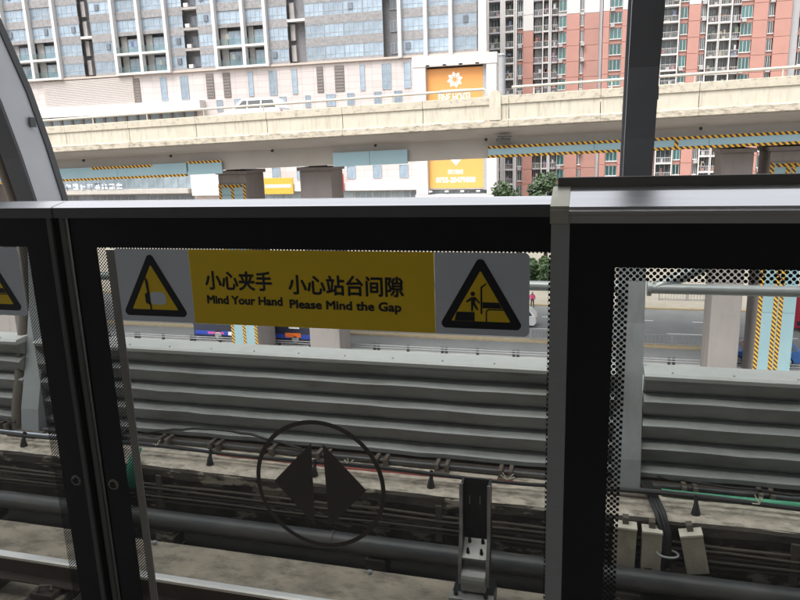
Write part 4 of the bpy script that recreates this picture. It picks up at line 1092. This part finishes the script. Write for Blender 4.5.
doorB = leaf(-1.372, .06, -1, 'sliding glass door with yellow warning sign and round arrow symbol')
doorA = leaf(-2.82, -1.376, 1, 'sliding glass door at the left edge, cut off by the picture')

def rr_rect(x0, x1, z0, z1, r, n=6, corners=(1, 1, 1, 1)):
    pts = []
    for (cx, cz, a0, on) in ((x1 - r, z1 - r, 0, corners[0]), (x0 + r, z1 - r, 90, corners[1]), (x0 + r, z0 + r, 180, corners[2]), (x1 - r, z0 + r, 270, corners[3])):
        if not on:
            pts.append((cx + (r if a0 in (0, 270) else -r), cz + (r if a0 in (0, 90) else -r))); continue
        for i in range(n + 1):
            a = R(a0 + 90 * i / n); pts.append((cx + r * math.cos(a), cz + r * math.sin(a)))
    return pts
def flat(pts, d0, d1, name, m, parent):
    """film cut to an outline, d = distance in front of the glass"""
    return MB().prism(pts, DY - d1, DY - d0, axis='y').build(name, m, parent)
def round_tri(c, pts, r, n=5):
    out = []
    P_ = [Vector(p) for p in pts]
    for i, p in enumerate(P_):
        a = (P_[i - 1] - p).normalized(); b = (P_[(i + 1) % 3] - p).normalized()
        half = a.angle(b) / 2; d = r / math.tan(half)
        cen = p + (a + b).normalized() * (r / math.sin(half))
        s0 = p + a * d - cen; s1 = p + b * d - cen
        for k in range(n + 1):
            v = s0.lerp(s1, k / n).normalized() * r; out.append((cen.x + v.x, cen.y + v.y))
    return out
def warning_sign(parent, dx=0.):
    z0, z1 = 1.181, 1.3758
    X0, X1, X2, X3 = -1.213 + dx, -.988 + dx, -.345 + dx, -.126 + dx
    sg_ = flat(rr_rect(X0, X1 - .0005, z0, z1, .012, corners=(0, 1, 1, 0)), .0015, .0022, 'warning_sign', M_signgrey, None)
    part(sg_, '', None, parent)
    flat(rr_rect(X2 + .0005, X3, z0, z1, .012, corners=(1, 0, 0, 1)), .0015, .0022, 'pale_field', M_signgrey, sg_)
    flat([(X1, z0), (X2, z0), (X2, z1), (X1, z1)], .0015, .0022, 'yellow_field', M_signyel, sg_)
    for cx in (-1.103 + dx, -.237 + dx):
        tri = [(cx, 1.372), (cx - .101, 1.196), (cx + .101, 1.196)]
        flat(round_tri(None, tri, .011), .0023, .0028, 'triangle_border', M_signblk, sg_)
        tri2 = [(cx, 1.334), (cx - .069, 1.214), (cx + .069, 1.214)]
        flat(round_tri(None, tri2, .002), .0029, .0034, 'triangle_field', M_signyel, sg_)
    c = -1.103 + dx   # hand caught at a door edge
    flat(rr_rect(c - .012, c + .036, 1.228, 1.262, .012), .0035, .004, 'hand_pictogram', M_signgrey, sg_)
    flat([(c - .026, 1.232), (c - .013, 1.226), (c - .013, 1.262), (c - .026, 1.256)], .0035, .004, 'hand_pictogram', M_signblk, sg_)
    flat([(c - .013, 1.214), (c - .009, 1.214), (c - .013, 1.29), (c - .022, 1.306), (c - .019, 1.27)], .0041, .0046, 'door_edge_pictogram', M_signblk, sg_)
    c = -.237 + dx    # figure between platform and train
    flat([(c - .062, 1.2145), (c - .014, 1.2145), (c - .014, 1.236), (c - .056, 1.236)], .0035, .004, 'platform_pictogram', M_signblk, sg_)
    fig = sg_
    flat([(c - .018 + .0055 * math.cos(a * .628), 1.2795 + .0055 * math.sin(a * .628)) for a in range(10)], .0035, .004, 'figure_pictogram', M_signblk, fig)
    flat([(c - .021, 1.272), (c - .034, 1.262), (c - .032, 1.258), (c - .022, 1.264), (c - .022, 1.238), (c - .018, 1.238), (c - .0165, 1.253), (c - .008, 1.24), (c - .005, 1.243), (c - .013, 1.258), (c - .012, 1.266), (c - .003, 1.256), (c - .001, 1.259), (c - .012, 1.272)], .0041, .0045, 'figure_pictogram', M_signblk, fig)
    for q in ([(c, 1.232), (c + .004, 1.232), (c + .004, 1.294), (c + .014, 1.303), (c + .013, 1.306), (c, 1.296)], [(c + .0045, 1.246), (c + .05, 1.246), (c + .042, 1.26), (c + .0045, 1.26)], [(c + .012, 1.2145), (c + .015, 1.2145), (c + .015, 1.238), (c + .019, 1.2415), (c + .052, 1.2415), (c + .052, 1.2445), (c + .017, 1.2445), (c + .012, 1.239)]):
        flat(q, .0035, .004, 'train_pictogram', M_signblk, sg_)
    for s_, px, pz, w_, sz in (('小心夹手', -.946, 1.277, .185, .052), ('小心站台间隙', -.715, 1.271, .294, .052), ('Mind Your Hand', -.945, 1.236, .209, .03), ('Please Mind the Gap', -.715, 1.231, .287, .03)):
        text('lettering', s_, M_signblk, sg_, sz, (px + dx, DY - .0026, pz), .0003, .0012 if ord(s_[0]) < 256 else .0014, w_)
warning_sign(doorB)
warning_sign(doorA, -1.393)
# round direction symbol
cx, cz_ = -.667, .752
ring = MB(); n = 64; V = []
for k in range(n):
    a = 2 * math.pi * k / n
    for r_, yy in ((.182, 0), (.170, 0), (.182, .0006), (.170, .0006)): V.append((cx + r_ * math.cos(a), DY - .002 + yy, cz_ + r_ * math.sin(a)))
F = []
for k in range(n):
    a = k * 4; b_ = ((k + 1) % n) * 4
    F += [(a, b_, b_ + 1, a + 1), (a + 2, a + 3, b_ + 3, b_ + 2), (a, a + 2, b_ + 2, b_), (a + 1, b_ + 1, b_ + 3, a + 3)]
ring.add(V, F); sym = part(ring, 'direction_symbol', M_film, doorB)
for s_ in (-1, 1):
    flat([(cx + s_ * .016, cz_ + .118), (cx + s_ * .13, cz_ - .002), (cx + s_ * .02, cz_ - .122)], .0014, .002, 'arrow', M_film, sym)

# fixed housing on the right
HX0, HX1, HYF = -.073, 2.9, 1.40
hs = empty('door_housing', (1.2, HYF, .02), 'fixed door housing with polished steel top and black bordered glass', 'door housing')
P = lambda mb, n_, m: part(mb, n_, m, hs)
P(MB().box(HX0, HX0 + .036, HYF, HYF + .11, .02, 1.459), 'stile', M_alu)
P(MB().box(HX0 + .0365, HX1, HYF + .003, HYF + .013, .03, 1.458), 'glass_pane', M_glass)
P(MB().box(HX0 + .036, .051, HYF + .0015, HYF + .0025, .03, 1.461), 'print_border', M_black)
P(MB().box(.051, HX1, HYF + .0015, HYF + .0025, 1.373, 1.461), 'print_border', M_black)
P(MB().box(.051, .078, HYF + .0018, HYF + .0026, .03, 1.373), 'print_dots', M_dots_c)
P(MB().box(.078, HX1, HYF + .0018, HYF + .0026, 1.346, 1.373), 'print_dots', M_dots_c)
cap = [(HYF - .008, 1.484), (HYF - .007, 1.487), (HYF - .002, 1.4925), (HYF + .012, 1.498), (HYF + .04, 1.507), (HYF + .075, 1.5165), (HYF + .105, 1.523), (HYF + .115, 1.52), (HYF + .115, 1.484)]
P(MB().prism([(HYF - .004, 1.4605), (HYF - .0045, 1.476), (HYF - .0075, 1.4785), (HYF - .0075, 1.4835), (HYF + .115, 1.4835), (HYF + .115, 1.4605)], HX0 + .034, HX1), 'cap_face', M_capface)
P(MB().prism(cap, HX0 + .034, HX1, smooth=False), 'top_cap', M_steel)
P(MB().prism([(HYF - .006, 1.46)] + [(y - .001 if y < HYF + .05 else y + .001, z + .0015) for y, z in cap[:-1]] + [(HYF + .116, 1.46)], HX0 - .002, HX0 + .0335), 'end_cap', M_endcap)
P(MB().box(HX0 + .006, HX1, HYF + .1165, HYF + .13, 1.462, 1.5425, c=.003), 'rear_strip', mat('dark_rear_strip', (.13, .12, .105), rough=.45))
P(MB().box(HX0 + .04, HX1, HYF, HYF + .11, .02, .028), 'kick_rail', M_alu)
